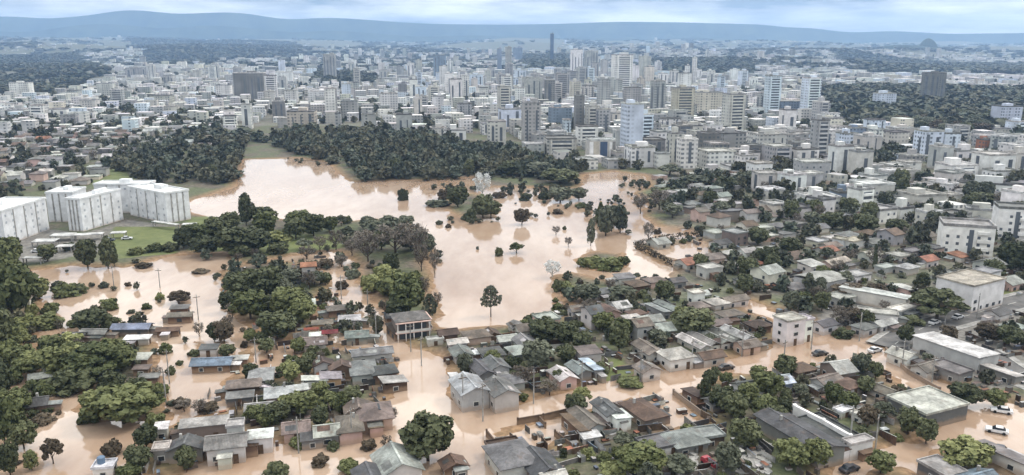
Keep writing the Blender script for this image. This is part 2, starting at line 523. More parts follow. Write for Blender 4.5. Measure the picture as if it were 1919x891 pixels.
# ---- dry road climbing out of the flood, with kerbs and a centre line
def ribbon(pts, off0, off1, z0, z1=None):
    v = []; f = []
    P = [Vector((*p, 0)) for p in pts]
    for i, p in enumerate(P):
        d = (P[min(i + 1, len(P) - 1)] - P[max(i - 1, 0)]).normalized(); n = Vector((-d.y, d.x, 0))
        for o_ in (off0, off1): v.append(tuple(p + n * o_ + Vector((0, 0, z0))))
        if z1 is not None:
            for o_ in (off0, off1): v.append(tuple(p + n * o_ + Vector((0, 0, z1))))
    k = 2 if z1 is None else 4
    for i in range(len(P) - 1):
        a = i * k; c = a + k
        if k == 2: f.append((a, c, c + 1, a + 1))
        else: f += [(a + 2, c + 2, c + 3, a + 3), (a, c, c + 2, a + 2), (a + 1, a + 3, c + 3, c + 1)]
    return v, f
def smooth_line(pts, n=8):
    out = []
    for i in range(len(pts) - 1):
        p0 = pts[max(i - 1, 0)]; p1 = pts[i]; p2 = pts[i + 1]; p3 = pts[min(i + 2, len(pts) - 1)]
        for k in range(n):
            t = k / n
            out.append(tuple(.5 * (2 * p1[j] + (p2[j] - p0[j]) * t + (2 * p0[j] - 5 * p1[j] + 4 * p2[j] - p3[j]) * t * t + (3 * p1[j] - p0[j] - 3 * p2[j] + p3[j]) * t ** 3) for j in (0, 1)))
    return out + [pts[-1]]
ROADS = [[G(*p, .55) for p in ((1668,652),(1722,618),(1805,594),(1920,563),(2060,530))],
         [G(*p, .55) for p in ((1835,655),(1900,700),(2010,745))]]
for rd in ROADS:
    ln = smooth_line(rd)
    ro = mesh_obj('road', *ribbon(ln, -4.6, 4.6, .60), M['asphalt']); struct(ro)
    for sgn in (-1, 1):
        mesh_obj('kerb', *ribbon(ln, sgn * 4.6, sgn * 4.95, .3, .73), M['kerb'], ro)
        mesh_obj('pavement', *ribbon(ln, sgn * 4.96, sgn * 6.6, .3, .70), M['concrete'], ro)
    mk = MB()
    for i in range(0, len(ln) - 1, 2): mk.add(*ribbon([ln[i], ln[i + 1]], -.09, .09, .604))
    k = mk.obj('centre_line', M['frame'], ro); k['kind'] = 'stuff'
    for p in ln: occ_add(p[0], p[1], 6)

# ---- far mountains and hills
def ridge(name, D, prof, depth, seed, base=0.0):
    xs = np.linspace(-500, 2420, 170)
    yt = np.interp(xs, [p[0] for p in prof], [p[1] for p in prof])
    yt = np.convolve(np.pad(yt, 2, 'edge'), np.array((.1, .22, .36, .22, .1)), 'valid')
    X = (xs - PW / 2) / F * D * 1.0
    top = np.array([H + D * math.tan(math.atan((PH / 2 - y) / F) - PITCH) for y in yt])
    rows = np.linspace(-1, 1, 17); V = []
    for r in rows:
        sh = (1 - abs(r)) ** .8
        nz = (hashn(xs / 26 + seed, np.full_like(xs, r * 5 + seed)) - 1.0) * (.45 if abs(r) > .01 else .04) * (1 - abs(r)) * 1.6
        V.append(np.c_[X * (1 + r * depth / D), np.full_like(X, D + r * depth), np.maximum(top * (sh + nz * (sh < .999)), 0) * (abs(r) < 1) + base])
    V = np.concatenate(V); a, b = len(rows), len(xs); idx = np.arange(a * b).reshape(a, b)
    Q = np.c_[idx[:-1, :-1].ravel(), idx[:-1, 1:].ravel(), idx[1:, 1:].ravel(), idx[1:, :-1].ravel()]
    me = np_mesh(name, V, Q, M['hill']); me.polygons.foreach_set('use_smooth', np.ones(len(Q), bool))
    struct(link(name, me))
ridge('mountains', 10800, [(-500,42),(-100,36),(0,32),(60,31),(120,36),(200,29),(235,22),(260,19),(300,20),(345,27),(400,25),(440,23),(480,25),(520,33),(560,38),(620,33),(680,36),(740,41),(800,45),(860,46),(950,47),(1050,45),(1150,41),(1250,42),(1330,44),(1430,47),(1455,53),(1500,52),(1540,58),(1575,62),(1650,58),(1750,64),(1919,62),(2420,60)], 1500, 3.1)
ridge('mountains', 9600, [(-500,60),(0,58),(80,62),(150,50),(210,44),(270,48),(330,55),(400,47),(470,52),(560,62),(640,57),(720,64),(800,70),(900,66),(1000,72),(1100,70),(1200,75),(1300,70),(1400,76),(1500,80),(1600,84),(1919,88),(2420,90)], 900, 5.3)
def mound(px0, px1, ybase, ytop, depthk=.6, seed=0):
    x0, Y = G(px0, ybase, 0); x1, _ = G(px1, ybase, 0)
    hh = (ybase - ytop) / SC(Y); cx = (x0 + x1) / 2; rx = (x1 - x0) / 2; n = 24; m_ = 10; v = []; f = []; zb = float(farz(cx, Y)); hh = max(8, hh - zb * .6)
    for i in range(m_):
        t = i / (m_ - 1) * math.pi / 2
        for j in range(n):
            a = 2 * math.pi * j / n; k = 1 + .12 * math.sin(3 * a + seed) + .07 * math.sin(7 * a + seed * 2)
            v.append((cx + rx * math.cos(t) * math.cos(a) * k, Y + rx * depthk * math.cos(t) * math.sin(a) * k, zb + hh * math.sin(t) ** 1.3 - 6 * math.cos(t)))
    for i in range(m_ - 1):
        for j in range(n): f.append((i * n + j, i * n + (j + 1) % n, (i + 1) * n + (j + 1) % n, (i + 1) * n + j))
    f.append(tuple((m_ - 1) * n + j for j in range(n)))
    struct(mesh_obj('hill', v, f, M['hill'], smooth=True))
mound(1622, 1768, 113, 93, .7, 1); mound(1718, 1752, 113, 81, .8, 2.2);

# ------------------------------------------------------------------ trees: crowns of small leaf faces on limbs
def leaf_quads(c, n, s, rng, flat=.5, long=1.0):
    """c (k,3) anchor points, n (k,3) outward directions -> vertices and faces of leaf clumps"""
    k = len(c)
    nn = n + rng.normal(0, flat, (k, 3)); nn /= np.linalg.norm(nn, axis=1)[:, None] + 1e-9
    r = rng.normal(0, 1, (k, 3)); t = np.cross(nn, r); t /= np.linalg.norm(t, axis=1)[:, None] + 1e-9
    b = np.cross(nn, t)
    sz = (s * rng.uniform(.6, 1.35, k))[:, None]
    t = t * sz * long; b = b * sz / (long ** .5)
    V = np.stack([c - t * .5 - b * .4, c + t * .5 - b * .5, c + t * .42 + b * .5, c - t * .5 + b * .42], 1).reshape(-1, 3)
    Q = np.arange(k * 4).reshape(-1, 4)
    return V, Q
def sphere_dirs(k, rng, up=.0):
    d = rng.normal(0, 1, (k, 3)); d[:, 2] += up; return d / np.linalg.norm(d, axis=1)[:, None]
def crown_points(kind, rng):
    """unit crown: width 1, height 1 (0..1 above the clear trunk)"""
    if kind == 'round':
        nc = 30; per = 78; C = []
        for i in range(nc):
            a = i * 2.4; q = (i + .5) / nc
            rr = .35 * math.sqrt(max(.05, 1 - (2 * q - 1) ** 2 * .85)) * (rng.uniform(.35, .7) if i % 4 == 0 else rng.uniform(.75, 1.2))
            C.append((rr * math.cos(a), rr * math.sin(a), .16 + q * .68 + rng.uniform(-.06, .06), rng.uniform(.085, .19)))
    elif kind == 'spread':
        nc = 30; per = 80; C = []
        for i in range(nc):
            a = i * 2.4; rr = .38 * math.sqrt((i + .5) / nc) * rng.uniform(.75, 1.15)
            C.append((rr * math.cos(a), rr * math.sin(a), .62 - .35 * (rr / .36) ** 2 + rng.uniform(-.15, .12), rng.uniform(.08, .17)))
    elif kind == 'tall':
        nc = 24; per = 80; C = []
        for i in range(nc):
            q = (i + .5) / nc; a = i * 2.4; rr = .27 * math.sin(math.pi * (.15 + .8 * q)) * rng.uniform(.6, 1.2)
            C.append((rr * math.cos(a), rr * math.sin(a), .08 + q * .84, rng.uniform(.08, .17)))
    elif kind == 'column':
        nc = 12; per = 110; C = []
        for i in range(nc):
            q = (i + .5) / nc; C.append((rng.uniform(-.1, .1), rng.uniform(-.1, .1), q * .92 + .03, .34 * (1 - q * .55)))
    elif kind == 'bush':
        nc = 18; per = 76; C = []
        for i in range(nc):
            a = i * 2.4; rr = .33 * math.sqrt((i + .3) / nc)
            C.append((rr * math.cos(a), rr * math.sin(a), max(.14, .36 + rng.uniform(-.2, .25) - rr * .5), rng.uniform(.09, .2)))
    P = []; D = []
    for (x, y, z, r) in C:
        d = sphere_dirs(per, rng, .25)
        rad = r * (.72 + .33 * rng.random(per))[:, None]
        zs = .55 if kind == 'column' else 1.0
        q = d * rad; 
        if kind == 'column': q[:, 2] *= .35
        elif kind in ('spread',): q[:, 2] *= .75
        P.append(q + (x, y, z)); D.append(d)
    return np.concatenate(P), np.concatenate(D)
CROWNS = {}; TRUNKS = {}
def crown_mesh(kind, leaf, var):
    key = (kind, leaf, var)
    if key in CROWNS: return CROWNS[key]
    rng = np.random.default_rng(abs(hash((kind, var))) % 99991 if False else sum(map(ord, kind)) * 17 + var * 101)
    if kind == 'bare':
        P = []; D = []
        for i in range(11):
            a = i * 2.4; q = (i + .5) / 11; rr = .33 * math.sqrt(1 - (2 * q - 1) ** 2 * .85)
            c = np.array((rr * math.cos(a), rr * math.sin(a), .22 + q * .66)); d = sphere_dirs(64, rng, .3)
            P.append(c + d * (.17 * rng.random(64) ** .5)[:, None]); D.append(sphere_dirs(64, rng))
        V, Q = leaf_quads(np.concatenate(P), np.concatenate(D), .04, rng, .5, 2.4)
    elif kind == 'pine':      # umbrella pine: whorls of upturned limbs ending in tufts
        P = []; D = []
        for k, (z, r) in enumerate(((.40, .40), (.52, .46), (.64, .45), (.75, .38), (.86, .28), (.95, .15))):
            m_ = 8
            for j in range(m_):
                if rng.random() < .12: continue
                a = 2 * math.pi * (j + .5 * (k % 2)) / m_ + rng.uniform(-.2, .2); L = r * rng.uniform(.75, 1.05)
                c = np.array((L * math.cos(a), L * math.sin(a), z + .05)); d = sphere_dirs(26, rng, .6)
                P.append(c + d * np.array((.085, .085, .04)) * (rng.random(26) ** .4)[:, None]); D.append(d)
                c2 = c * np.array((.6, .6, 1)); d = sphere_dirs(7, rng, .6)
                P.append(c2 + d * .05); D.append(d)
        V, Q = leaf_quads(np.concatenate(P), np.concatenate(D), .055, rng, .5, 1.5)
    else:
        P, D = crown_points(kind, rng)
        keep = rng.random(len(P)) < .94
        V, Q = leaf_quads(P[keep], D[keep], {'round': .08, 'spread': .08, 'tall': .07, 'column': .12, 'bush': .095}[kind], rng)
    CROWNS[key] = np_mesh('crown_' + kind, V, Q, M[leaf])
    return CROWNS[key]
def trunk_mesh(kind, var, m='bark'):
    key = (kind, var, m)
    if key in TRUNKS: return TRUNKS[key]
    rng = random.Random(var * 7 + len(kind))
    b = MB()
    top = .97 if kind == 'pine' else .55
    bend = rng.uniform(-.03, .03)
    b.tube([(0, 0, -.25), (bend * .4, 0, .1), (bend, .01, .35), (bend * .6, 0, top)], [.036, .03, .022, .010], 7)
    if kind == 'pine':
        for k, (z, r) in enumerate(((.40, .40), (.52, .46), (.64, .45), (.75, .38), (.86, .28))):
            for j in range(8):
                a = 2 * math.pi * (j + .5 * (k % 2)) / 8
                b.tube([(0, 0, z - .03), (r * .6 * math.cos(a), r * .6 * math.sin(a), z - .02), (r * .95 * math.cos(a), r * .95 * math.sin(a), z + .05)], [.011, .008, .005], 4)
    else:
        for j in range(9 if kind == 'bare' else 6):
            a = j * 2.4 + var; z = .12 + .35 * j / 6; L = rng.uniform(.24, .4)
            p1 = (L * .5 * math.cos(a), L * .5 * math.sin(a), z + .14); p2 = (L * math.cos(a), L * math.sin(a), z + .34)
            b.tube([(bend * .5, 0, z), p1, p2], [.017, .012, .005], 5)
            if kind == 'bare':
                for q in (-.5, .5):
                    b.tube([p1, (L * .9 * math.cos(a + q), L * .9 * math.sin(a + q), z + .36), (L * 1.15 * math.cos(a + q * 1.2), L * 1.15 * math.sin(a + q * 1.2), z + .5)], [.009, .006, .003], 4)
    me = bpy.data.meshes.new('trunk_' + kind); me.from_pydata(b.v, [], b.f); me.materials.append(M[m]); me.update()
    TRUNKS[key] = me
    return me
LEAFWORD = {'leaf_dark': 'dark green', 'leaf_mid': 'green', 'leaf_light': 'light green', 'leaf_grey': 'grey green', 'leaf_brown': 'brownish', 'leaf_white': 'whitish', 'twig': 'grey brown'}
KINDWORD = {'round': 'rounded', 'spread': 'broad spreading', 'tall': 'tall', 'column': 'narrow column-shaped', 'bare': 'leafless', 'pine': 'umbrella', 'bush': 'low'}
TREES = []   # specs: dict(x, y, w, h, kind, leaf, label)
def tree_px(px, py, wpx, hpx, kind='round', leaf='leaf_dark', label=None):
    x, y = G(px, py, 0.2); s = SC(y)
    TREES.append(dict(x=x, y=y, w=wpx / s, h=hpx / s, kind=kind, leaf=leaf, label=label, hand=True))
    occ_add(x, y, wpx / s * .33)
def tree_xy(x, y, w_, h_, kind, leaf):
    TREES.append(dict(x=x, y=y, w=w_, h=h_, kind=kind, leaf=leaf, label=None, hand=False))
def build_tree(t):
    k = t['kind']; var = random.randrange(3 if k in ('round', 'bush', 'spread', 'tall') else 2)
    z = zat(t['x'], t['y']) if t['y'] < 900 else float(farz(t['x'], t['y']))
    if k == 'bush':
        o = link('bush', crown_mesh(k, t['leaf'], var)); o.location = (t['x'], t['y'], z - .1 * t['h']); o.scale = (t['w'] * .95, t['w'] * .95, t['h'] * 1.2)
        o.rotation_euler = (0, 0, random.uniform(0, 6.3))
        return tag(o, 'bush', 'bushes and shrubs', t['label'], f"{LEAFWORD[t['leaf']]} bush")
    name = {'bare': 'bare_tree', 'pine': 'umbrella_pine'}.get(k, 'broadleaf_tree')
    e = empty(name, t['x'], t['y'], z, random.uniform(0, 6.3))
    clear = {'round': .12, 'spread': .22, 'tall': .1, 'column': .03, 'bare': .2, 'pine': .0}[k] * t['h']
    c = link('crown', crown_mesh(k, t['leaf'], var), e); c.location = (0, 0, clear); c.scale = (t['w'] * .88, t['w'] * .88, (t['h'] - clear) * .95)
    tr = link('trunk', trunk_mesh('pine' if k == 'pine' else 'bare' if k == 'bare' else 'leafy', var, 'palebark' if t['leaf'] == 'leaf_white' else 'bark'), e)
    tr.scale = (t['w'] * .85, t['w'] * .85, t['h'] * (1.0 if k == 'pine' else .95))
    lk = f"{LEAFWORD[t['leaf']]} {KINDWORD[k]} tree"
    return tag(e, 'bare tree' if k == 'bare' else 'pine tree' if k == 'pine' else 'tree', {'bare': 'leafless trees', 'pine': 'umbrella pines'}.get(k, 'broadleaf trees'), t['label'], lk)

D_, MI, LI, GR, BR, WH, TW = 'leaf_dark', 'leaf_mid', 'leaf_light', 'leaf_grey', 'leaf_brown', 'leaf_white', 'twig'
tree_px(802, 862, 118, 98, 'round', D_, 'big round dark tree standing alone beside the street corner')
tree_px(920, 593, 44, 60, 'pine', GR, 'lone umbrella pine standing in the flooded lake')
tree_px(806, 612, 34, 62, 'pine', GR, 'umbrella pine close behind the two-storey lakeside house')
tree_px(1090, 756, 42, 42, 'spread', LI, 'small pale green tree on a thin trunk in the flooded street')
tree_px(462, 425, 46, 66, 'tall', D_, 'tall dark tree rising above the lake shore shrubs')
tree_px(904, 372, 44, 52, 'bare', WH, 'dead white tree standing on the far lake shore')
tree_px(1638, 505, 13, 48, 'column', D_, 'single narrow dark cypress among the house roofs')
tree_px(1755, 600, 112, 72, 'spread', D_, 'large dark spreading tree before the white villa block')
tree_px(100, 868, 46, 64, 'spread', BR, 'brownish tree on a thin leaning trunk in brown water')
for a in [  # (px, base py, width, height, kind, leaf)
 (25,600,110,120,'round',MI),(10,540,90,90,'round',MI),(-5,660,80,90,'round',D_),(45,560,50,60,'tall',MI),(20,500,60,60,'round',MI),(55,620,60,45,'bush',LI),
 (30,640,60,45,'bush',LI),(-5,760,80,100,'round',D_),(10,835,80,110,'round',MI),(20,890,50,70,'round',D_),(15,720,60,50,'bush',MI),
 (125,552,62,34,'bush',MI),(150,548,40,24,'bush',D_),(112,540,30,20,'bush',LI),(85,612,75,36,'bush',MI),(172,618,78,44,'round',D_),(205,612,50,38,'bush',D_),(60,590,30,30,'bush',LI),
 (180,705,125,78,'spread',MI),(105,705,85,62,'round',MI),(228,695,70,55,'round',MI),(140,728,110,52,'bush',D_),(210,730,70,45,'bush',D_),(150,690,60,45,'round',LI),
 (232,792,140,78,'round',MI),(185,785,85,62,'round',LI),(275,782,80,60,'spread',LI),(290,800,50,40,'bush',MI),(165,790,50,36,'bush',MI),(210,850,45,40,'bush',BR),(260,880,60,50,'round',D_),(240,895,60,40,'bush',MI),
 (165,502,50,60,'round',D_),(203,503,44,64,'tall',D_),(90,492,46,36,'round',D_),(215,500,24,50,'tall',MI),(130,470,30,20,'bush',GR),
 (255,478,40,18,'bush',MI),(290,472,44,20,'bush',MI),(320,472,40,26,'bush',D_),(345,468,46,44,'round',D_),(365,462,70,45,'round',MI),(385,478,64,40,'round',D_),(410,455,60,46,'round',D_),
 (440,476,90,52,'round',D_),(432,440,48,44,'round',D_),(478,474,80,48,'round',D_),(500,440,60,46,'round',MI),(525,452,62,26,'bush',LI),(555,450,50,45,'round',D_),(588,444,60,46,'round',D_),(560,430,60,36,'round',MI),(618,436,40,32,'round',MI),(640,425,30,26,'spread',GR),(490,420,60,34,'round',D_),(455,480,60,32,'bush',D_),(520,476,50,30,'bush',D_),(400,420,40,20,'bush',MI),(650,420,24,20,'bush',D_),
 (450,562,72,52,'round',D_),(500,560,80,62,'round',D_),(470,600,80,60,'round',MI),(540,596,90,62,'round',MI),(520,634,86,56,'round',D_),(568,606,62,50,'round',MI),(590,535,60,32,'spread',GR),(545,535,50,32,'round',GR),(430,585,44,44,'round',D_),(505,520,50,28,'bush',MI),(560,520,50,26,'bush',BR),(610,535,30,26,'round',D_),(490,640,40,28,'bush',D_),(455,540,50,34,'round',MI),(530,560,50,40,'round',GR),(430,530,30,24,'bush',D_),
 (700,545,62,45,'bush',LI),(740,555,84,62,'bush',LI),(765,592,80,74,'round',MI),(722,525,64,42,'bush',LI),(775,545,60,54,'bush',LI),(745,600,60,44,'round',D_),(690,535,34,26,'bush',MI),
 (742,478,100,62,'bare',TW),(780,485,64,66,'bare',TW),(770,470,60,40,'round',GR),(700,448,64,42,'spread',GR),(730,438,64,40,'spread',GR),(690,492,60,58,'bare',TW),(660,480,40,34,'bare',TW),(755,450,50,40,'spread',GR),(630,470,40,40,'bare',TW),(600,470,36,30,'bare',TW),(640,500,34,24,'bare',TW),(790,510,40,54,'bare',TW),(715,470,44,40,'round',D_),(735,512,40,40,'round',D_),(815,520,26,60,'bare',TW),(575,485,44,26,'bare',TW),
 (905,408,50,46,'round',D_),(882,413,32,36,'bush',D_),(858,388,50,42,'round',D_),(920,408,46,36,'round',D_),(978,421,36,34,'round',BR),(935,479,20,23,'bush',D_),(968,474,36,26,'spread',MI),(832,372,30,26,'bush',BR),(840,426,16,10,'bush',BR),(895,467,7,9,'bush',GR),
 (985,375,30,20,'bush',D_),(1020,372,34,18,'bush',D_),(1050,378,60,30,'round',GR),(1045,400,26,14,'bush',BR),(1085,375,40,26,'round',GR),(1010,330,90,30,'spread',GR),(960,330,60,30,'round',D_),(1050,345,90,28,'round',D_),(1090,388,30,14,'bush',MI),(935,370,34,16,'bush',BR),
 (1107,460,26,54,'tall',GR),(1135,442,56,62,'tall',GR),(1162,436,46,56,'tall',GR),(1150,420,70,44,'spread',GR),(1125,430,26,54,'tall',MI),(1042,440,22,18,'bare',TW),(1058,430,10,10,'bush',D_),(1065,462,20,20,'bare',TW),(1110,500,50,26,'bush',LI),(1145,503,64,28,'bush',LI),(1095,498,34,22,'bush',MI),(1168,495,30,20,'bush',MI),
 (1035,520,44,34,'bare',WH),(1045,545,26,30,'bush',D_),(755,375,26,32,'bush',D_),(820,385,60,16,'bush',GR),(1200,400,40,40,'bare',TW),(1235,395,50,40,'bare',TW),(1260,410,50,36,'spread',GR),(1215,450,30,36,'bare',TW),
 (545,716,46,42,'round',LI),(570,705,40,44,'round',D_),(580,690,34,36,'round',D_),(545,680,34,22,'bush',MI),(620,760,60,40,'bush',MI),(570,775,70,46,'round',MI),(520,790,60,40,'round',D_),(600,800,40,40,'round',D_),(640,775,40,46,'tall',MI),(500,795,50,40,'bush',MI),(670,716,30,20,'bush',MI),(725,850,30,40,'bare',TW),(700,700,44,30,'bush',D_),(625,840,30,24,'bush',D_),(655,880,50,30,'bush',MI),(520,890,60,40,'bush',D_),(350,880,50,50,'round',D_),(275,840,50,50,'round',D_),(345,770,40,26,'bare',TW),(375,775,40,30,'bare',TW),(420,640,50,44,'round',BR),(402,640,34,40,'round',D_),(425,668,40,26,'round',D_),(455,620,14,12,'bush',BR),(458,650,18,20,'bush',BR),(335,568,48,30,'spread',BR),(345,560,30,20,'bush',BR),(300,560,24,18,'bush',LI),(205,575,40,24,'bush',LI),(240,535,16,10,'bush',BR),(270,500,40,14,'bush',BR),(375,510,40,10,'bush',BR),(80,790,50,26,'bush',BR),(60,780,30,22,'bush',D_),(110,775,14,12,'bush',BR),
 (1160,662,52,60,'round',D_),(1165,640,50,46,'round',MI),(1300,628,92,50,'round',D_),(1280,610,50,36,'round',MI),(1245,567,48,42,'round',D_),(1008,694,72,60,'round',GR),(1020,642,80,48,'round',D_),(1062,650,60,48,'round',D_),(1130,622,52,38,'round',MI),(1100,568,60,36,'round',GR),(1165,560,64,28,'spread',GR),(1125,700,40,30,'bush',D_),(1060,680,50,34,'round',D_),(1090,660,50,40,'round',D_),(1230,645,40,28,'round',GR),(995,605,34,24,'bush',D_),(980,725,60,40,'bare',TW),(1030,740,50,34,'bare',TW),(960,690,40,30,'bush',D_),(1050,720,34,28,'round',MI),(1180,720,60,20,'bush',MI),(1205,560,30,24,'bush',D_),(1060,545,40,26,'bush',MI),(1045,580,30,18,'bush',MI),
 (1330,725,36,34,'round',D_),(1360,725,30,28,'round',MI),(1375,790,62,58,'round',D_),(1395,842,72,60,'round',D_),(1440,745,64,50,'round',MI),(1430,790,60,50,'round',MI),(1350,770,60,46,'round',D_),(1320,755,40,50,'tall',D_),(1480,876,78,54,'round',MI),(1530,876,62,56,'round',MI),(1650,888,58,48,'round',MI),(1805,880,104,62,'round',LI),(1840,868,50,40,'round',D_),(1808,758,70,44,'round',D_),(1865,762,50,38,'round',MI),(1700,815,50,54,'round',D_),(1735,830,50,54,'round',D_),(1655,790,50,44,'spread',GR),(1610,690,40,26,'round',BR),(1640,712,34,34,'round',D_),(1590,770,50,36,'round',MI),(1560,760,44,44,'round',MI),(1500,745,40,30,'spread',GR),(1470,770,40,44,'tall',D_),(1200,891,110,60,'round',LI),(1270,891,80,44,'spread',GR),(1150,895,70,40,'bush',LI),(1100,860,40,26,'bush',LI),(1290,815,40,24,'bush',MI),(1620,740,40,34,'round',D_),(1680,745,40,26,'bush',BR),(1340,700,26,22,'bush',D_),(1420,720,40,36,'round',MI),(1450,800,60,44,'round',D_),(1400,760,50,44,'round',MI),
 (1540,585,38,40,'round',D_),(1505,580,40,34,'round',MI),(1595,560,84,34,'spread',BR),(1640,560,60,36,'spread',BR),(1695,645,36,36,'round',D_),(1895,512,70,62,'round',D_),(1860,530,50,44,'round',D_),(1600,610,44,34,'round',BR),(1580,630,50,22,'bush',D_),(1500,540,26,24,'round',D_),(1330,650,30,24,'round',GR),(1850,640,56,34,'round',BR),(1890,650,60,40,'round',D_),(1710,610,50,26,'bush',D_),(1400,520,50,40,'round',D_),(1440,500,56,40,'round',D_),(1480,480,50,36,'round',D_),(1420,460,50,34,'round',D_),(1560,430,60,34,'round',D_),(1620,440,60,40,'round',D_),(1680,440,50,30,'round',D_),(1590,400,44,30,'round',D_),(1840,385,70,24,'round',D_),(1520,420,40,24,'round',GR),(1350,410,44,34,'round',GR),(1330,390,34,34,'round',D_),(1600,335,20,30,'tall',D_),(1485,370,16,30,'tall',D_),
 (1255,330,60,26,'spread',GR),(1210,300,34,24,'round',D_),(1300,350,70,26,'spread',GR),(1360,360,50,30,'round',D_),(1240,370,60,24,'bush',D_),(1270,375,50,20,'bush',D_),(1400,350,60,30,'round',GR)]:
    tree_px(*a)

for a in [(60,700,70,44,'round',LI),(95,665,60,40,'round',MI),(40,690,60,50,'round',MI),(130,650,60,36,'bush',LI),(70,735,60,36,'bush',MI),(30,780,70,60,'round',MI),(45,840,60,60,'round',D_),(60,880,40,44,'tall',MI),(75,560,50,44,'round',LI),(95,585,40,30,'bush',MI),
 (310,660,34,26,'bush',MI),(300,740,40,34,'bush',MI),(320,700,24,22,'bush',D_),(340,760,40,26,'bush',BR),(390,770,44,26,'bush',BR),(470,640,34,26,'round',MI),(500,660,40,30,'round',D_),(560,660,40,30,'round',MI),(590,665,36,26,'bush',D_),(530,700,30,26,'bush',MI),(480,790,50,34,'round',MI),(540,770,50,36,'round',LI),(660,755,44,34,'round',D_),(600,745,40,34,'round',MI),(560,835,40,26,'bush',MI),(470,840,44,30,'bush',D_),(600,870,40,30,'bush',BR),(690,840,36,26,'bush',BR),(735,790,30,30,'bare',TW),(430,800,34,30,'bush',D_),
 (660,520,36,26,'bush',GR),(640,540,30,22,'bush',BR),(610,500,34,24,'bush',BR),(570,470,40,26,'spread',GR),(680,470,50,40,'bare',TW),(650,450,40,30,'spread',GR),(690,430,44,30,'spread',GR),(760,430,44,34,'spread',GR),(780,455,40,36,'bare',TW),(800,480,40,44,'round',GR),(795,560,30,44,'bare',TW),(820,575,24,30,'bare',TW)]:
    tree_px(*a)
# ------------------------------------------------------------------ houses
HOUSES = []
def house_px(px, py, w_, d_, h_, rot, roof='gable', rc='grey', wc='offwhite', label=None, pitch=None, keep=False, **k):
    """px, py: where the middle of the roof's eaves shows in the photograph"""
    if not keep: w_ *= .71; d_ *= .71; h_ = max(1.9, h_ * .66)
    x, y = G(px, py, h_)
    HOUSES.append(dict(x=x, y=y, w=w_, d=d_, h=h_, rot=rot, roof=roof, rc=rc, wc=wc, label=label, pitch=pitch, hand=True, **k))
    occ_add(x, y, math.hypot(w_, d_) * .35)
def gable_roof(w_, d_, h_, rise, ov=.55, th=.16):
    """two pitched slabs with real thickness; ridge along x"""
    b = MB(); hx = w_ / 2 + ov; hy = d_ / 2 + ov
    e = h_ - rise * ov / (d_ / 2)
    for s in (-1, 1):
        q = [(-hx, s * hy, e), (hx, s * hy, e), (hx, 0, h_ + rise), (-hx, 0, h_ + rise)]
        v = q + [(x, y, z + th) for x, y, z in q]
        f = [(0, 1, 2, 3), (7, 6, 5, 4), (0, 4, 5, 1), (1, 5, 6, 2), (3, 7, 4, 0)]
        if s < 0: f = [tuple(reversed(t)) for t in f]
        b.add([(x, y, z + .03) for x, y, z in v], f)
    return b
def hip_roof(w_, d_, h_, rise, ov=.6, th=.16):
    hx = w_ / 2 + ov; hy = d_ / 2 + ov; r = max(hx - hy, .01) if hx >= hy else 0
    ry = max(hy - hx, 0)
    z0 = h_ + .02
    v = [(-hx, -hy, z0), (hx, -hy, z0), (hx, hy, z0), (-hx, hy, z0), (-hx, -hy, z0 + th), (hx, -hy, z0 + th), (hx, hy, z0 + th), (-hx, hy, z0 + th)]
    if hx >= hy: v += [(-r, 0, z0 + th + rise), (r, 0, z0 + th + rise)]; f2 = [(4, 5, 9, 8), (5, 6, 9), (6, 7, 8, 9), (7, 4, 8)]
    else: v += [(0, -ry, z0 + th + rise), (0, ry, z0 + th + rise)]; f2 = [(4, 5, 8), (5, 6, 9, 8), (6, 7, 9), (7, 4, 8, 9)]
    return MB().add(v, [(0, 3, 2, 1), (0, 1, 5, 4), (1, 2, 6, 5), (2, 3, 7, 6), (3, 0, 4, 7)] + f2)
def curved_roof(w_, d_, h_, rise, ov=.4, n=9):
    v = []; f = []
    hx = w_ / 2 + ov
    for i in range(n):
        t = -1 + 2 * i / (n - 1); y = t * (d_ / 2 + ov); z = h_ + rise * (1 - t * t)
        v += [(-hx, y, z), (hx, y, z), (-hx, y, z + .18), (hx, y, z + .18)]
    for i in range(n - 1):
        a = i * 4; c = a + 4
        f += [(a, c, c + 1, a + 1), (a + 2, a + 3, c + 3, c + 2), (a, a + 2, c + 2, c), (a + 1, c + 1, c + 3, a + 3)]
    f += [(0, 1, 3, 2), (4 * n - 4, 4 * n - 2, 4 * n - 1, 4 * n - 3)]
    return MB().add(v, f)
def walls(w_, d_, h_, rise=0, z0=-1.2):
    hx, hy = w_ / 2, d_ / 2
    v = [(-hx, -hy, z0), (hx, -hy, z0), (hx, hy, z0), (-hx, hy, z0), (-hx, -hy, h_), (hx, -hy, h_), (hx, hy, h_), (-hx, hy, h_)]
    f = [(0, 1, 5, 4), (2, 3, 7, 6)]
    if rise:
        v += [(-hx, 0, h_ + rise), (hx, 0, h_ + rise)]
        f += [(1, 2, 6, 9, 5), (3, 0, 4, 8, 7), (4, 5, 9, 8), (6, 7, 8, 9)]
    else: f += [(1, 2, 6, 5), (3, 0, 4, 7), (4, 5, 6, 7)]
    return MB().add(v, f)
def place_on_wall(name, root, m, face, t, z, sx, sz, w_, d_, proud=.05, color=None, parent=None):
    """a thin block on one of the four walls: face 0 = -y, 1 = +x, 2 = +y, 3 = -x; t along the wall"""
    if face in (0, 2):
        y = (-1 if face == 0 else 1) * (d_ / 2 + proud / 2)
        return ubox(name, parent or root, m, t, y, z, sx, proud + .06, sz, color)
    x = (1 if face == 1 else -1) * (w_ / 2 + proud / 2)
    return ubox(name, parent or root, m, x, t, z, proud + .06, sx, sz, color)
ROOFWORD = {'gable': 'gabled', 'hip': 'hip-roofed', 'flat': 'flat-roofed', 'shed': 'lean-to roofed', 'curve': 'arched-roof'}
PAIR = {}
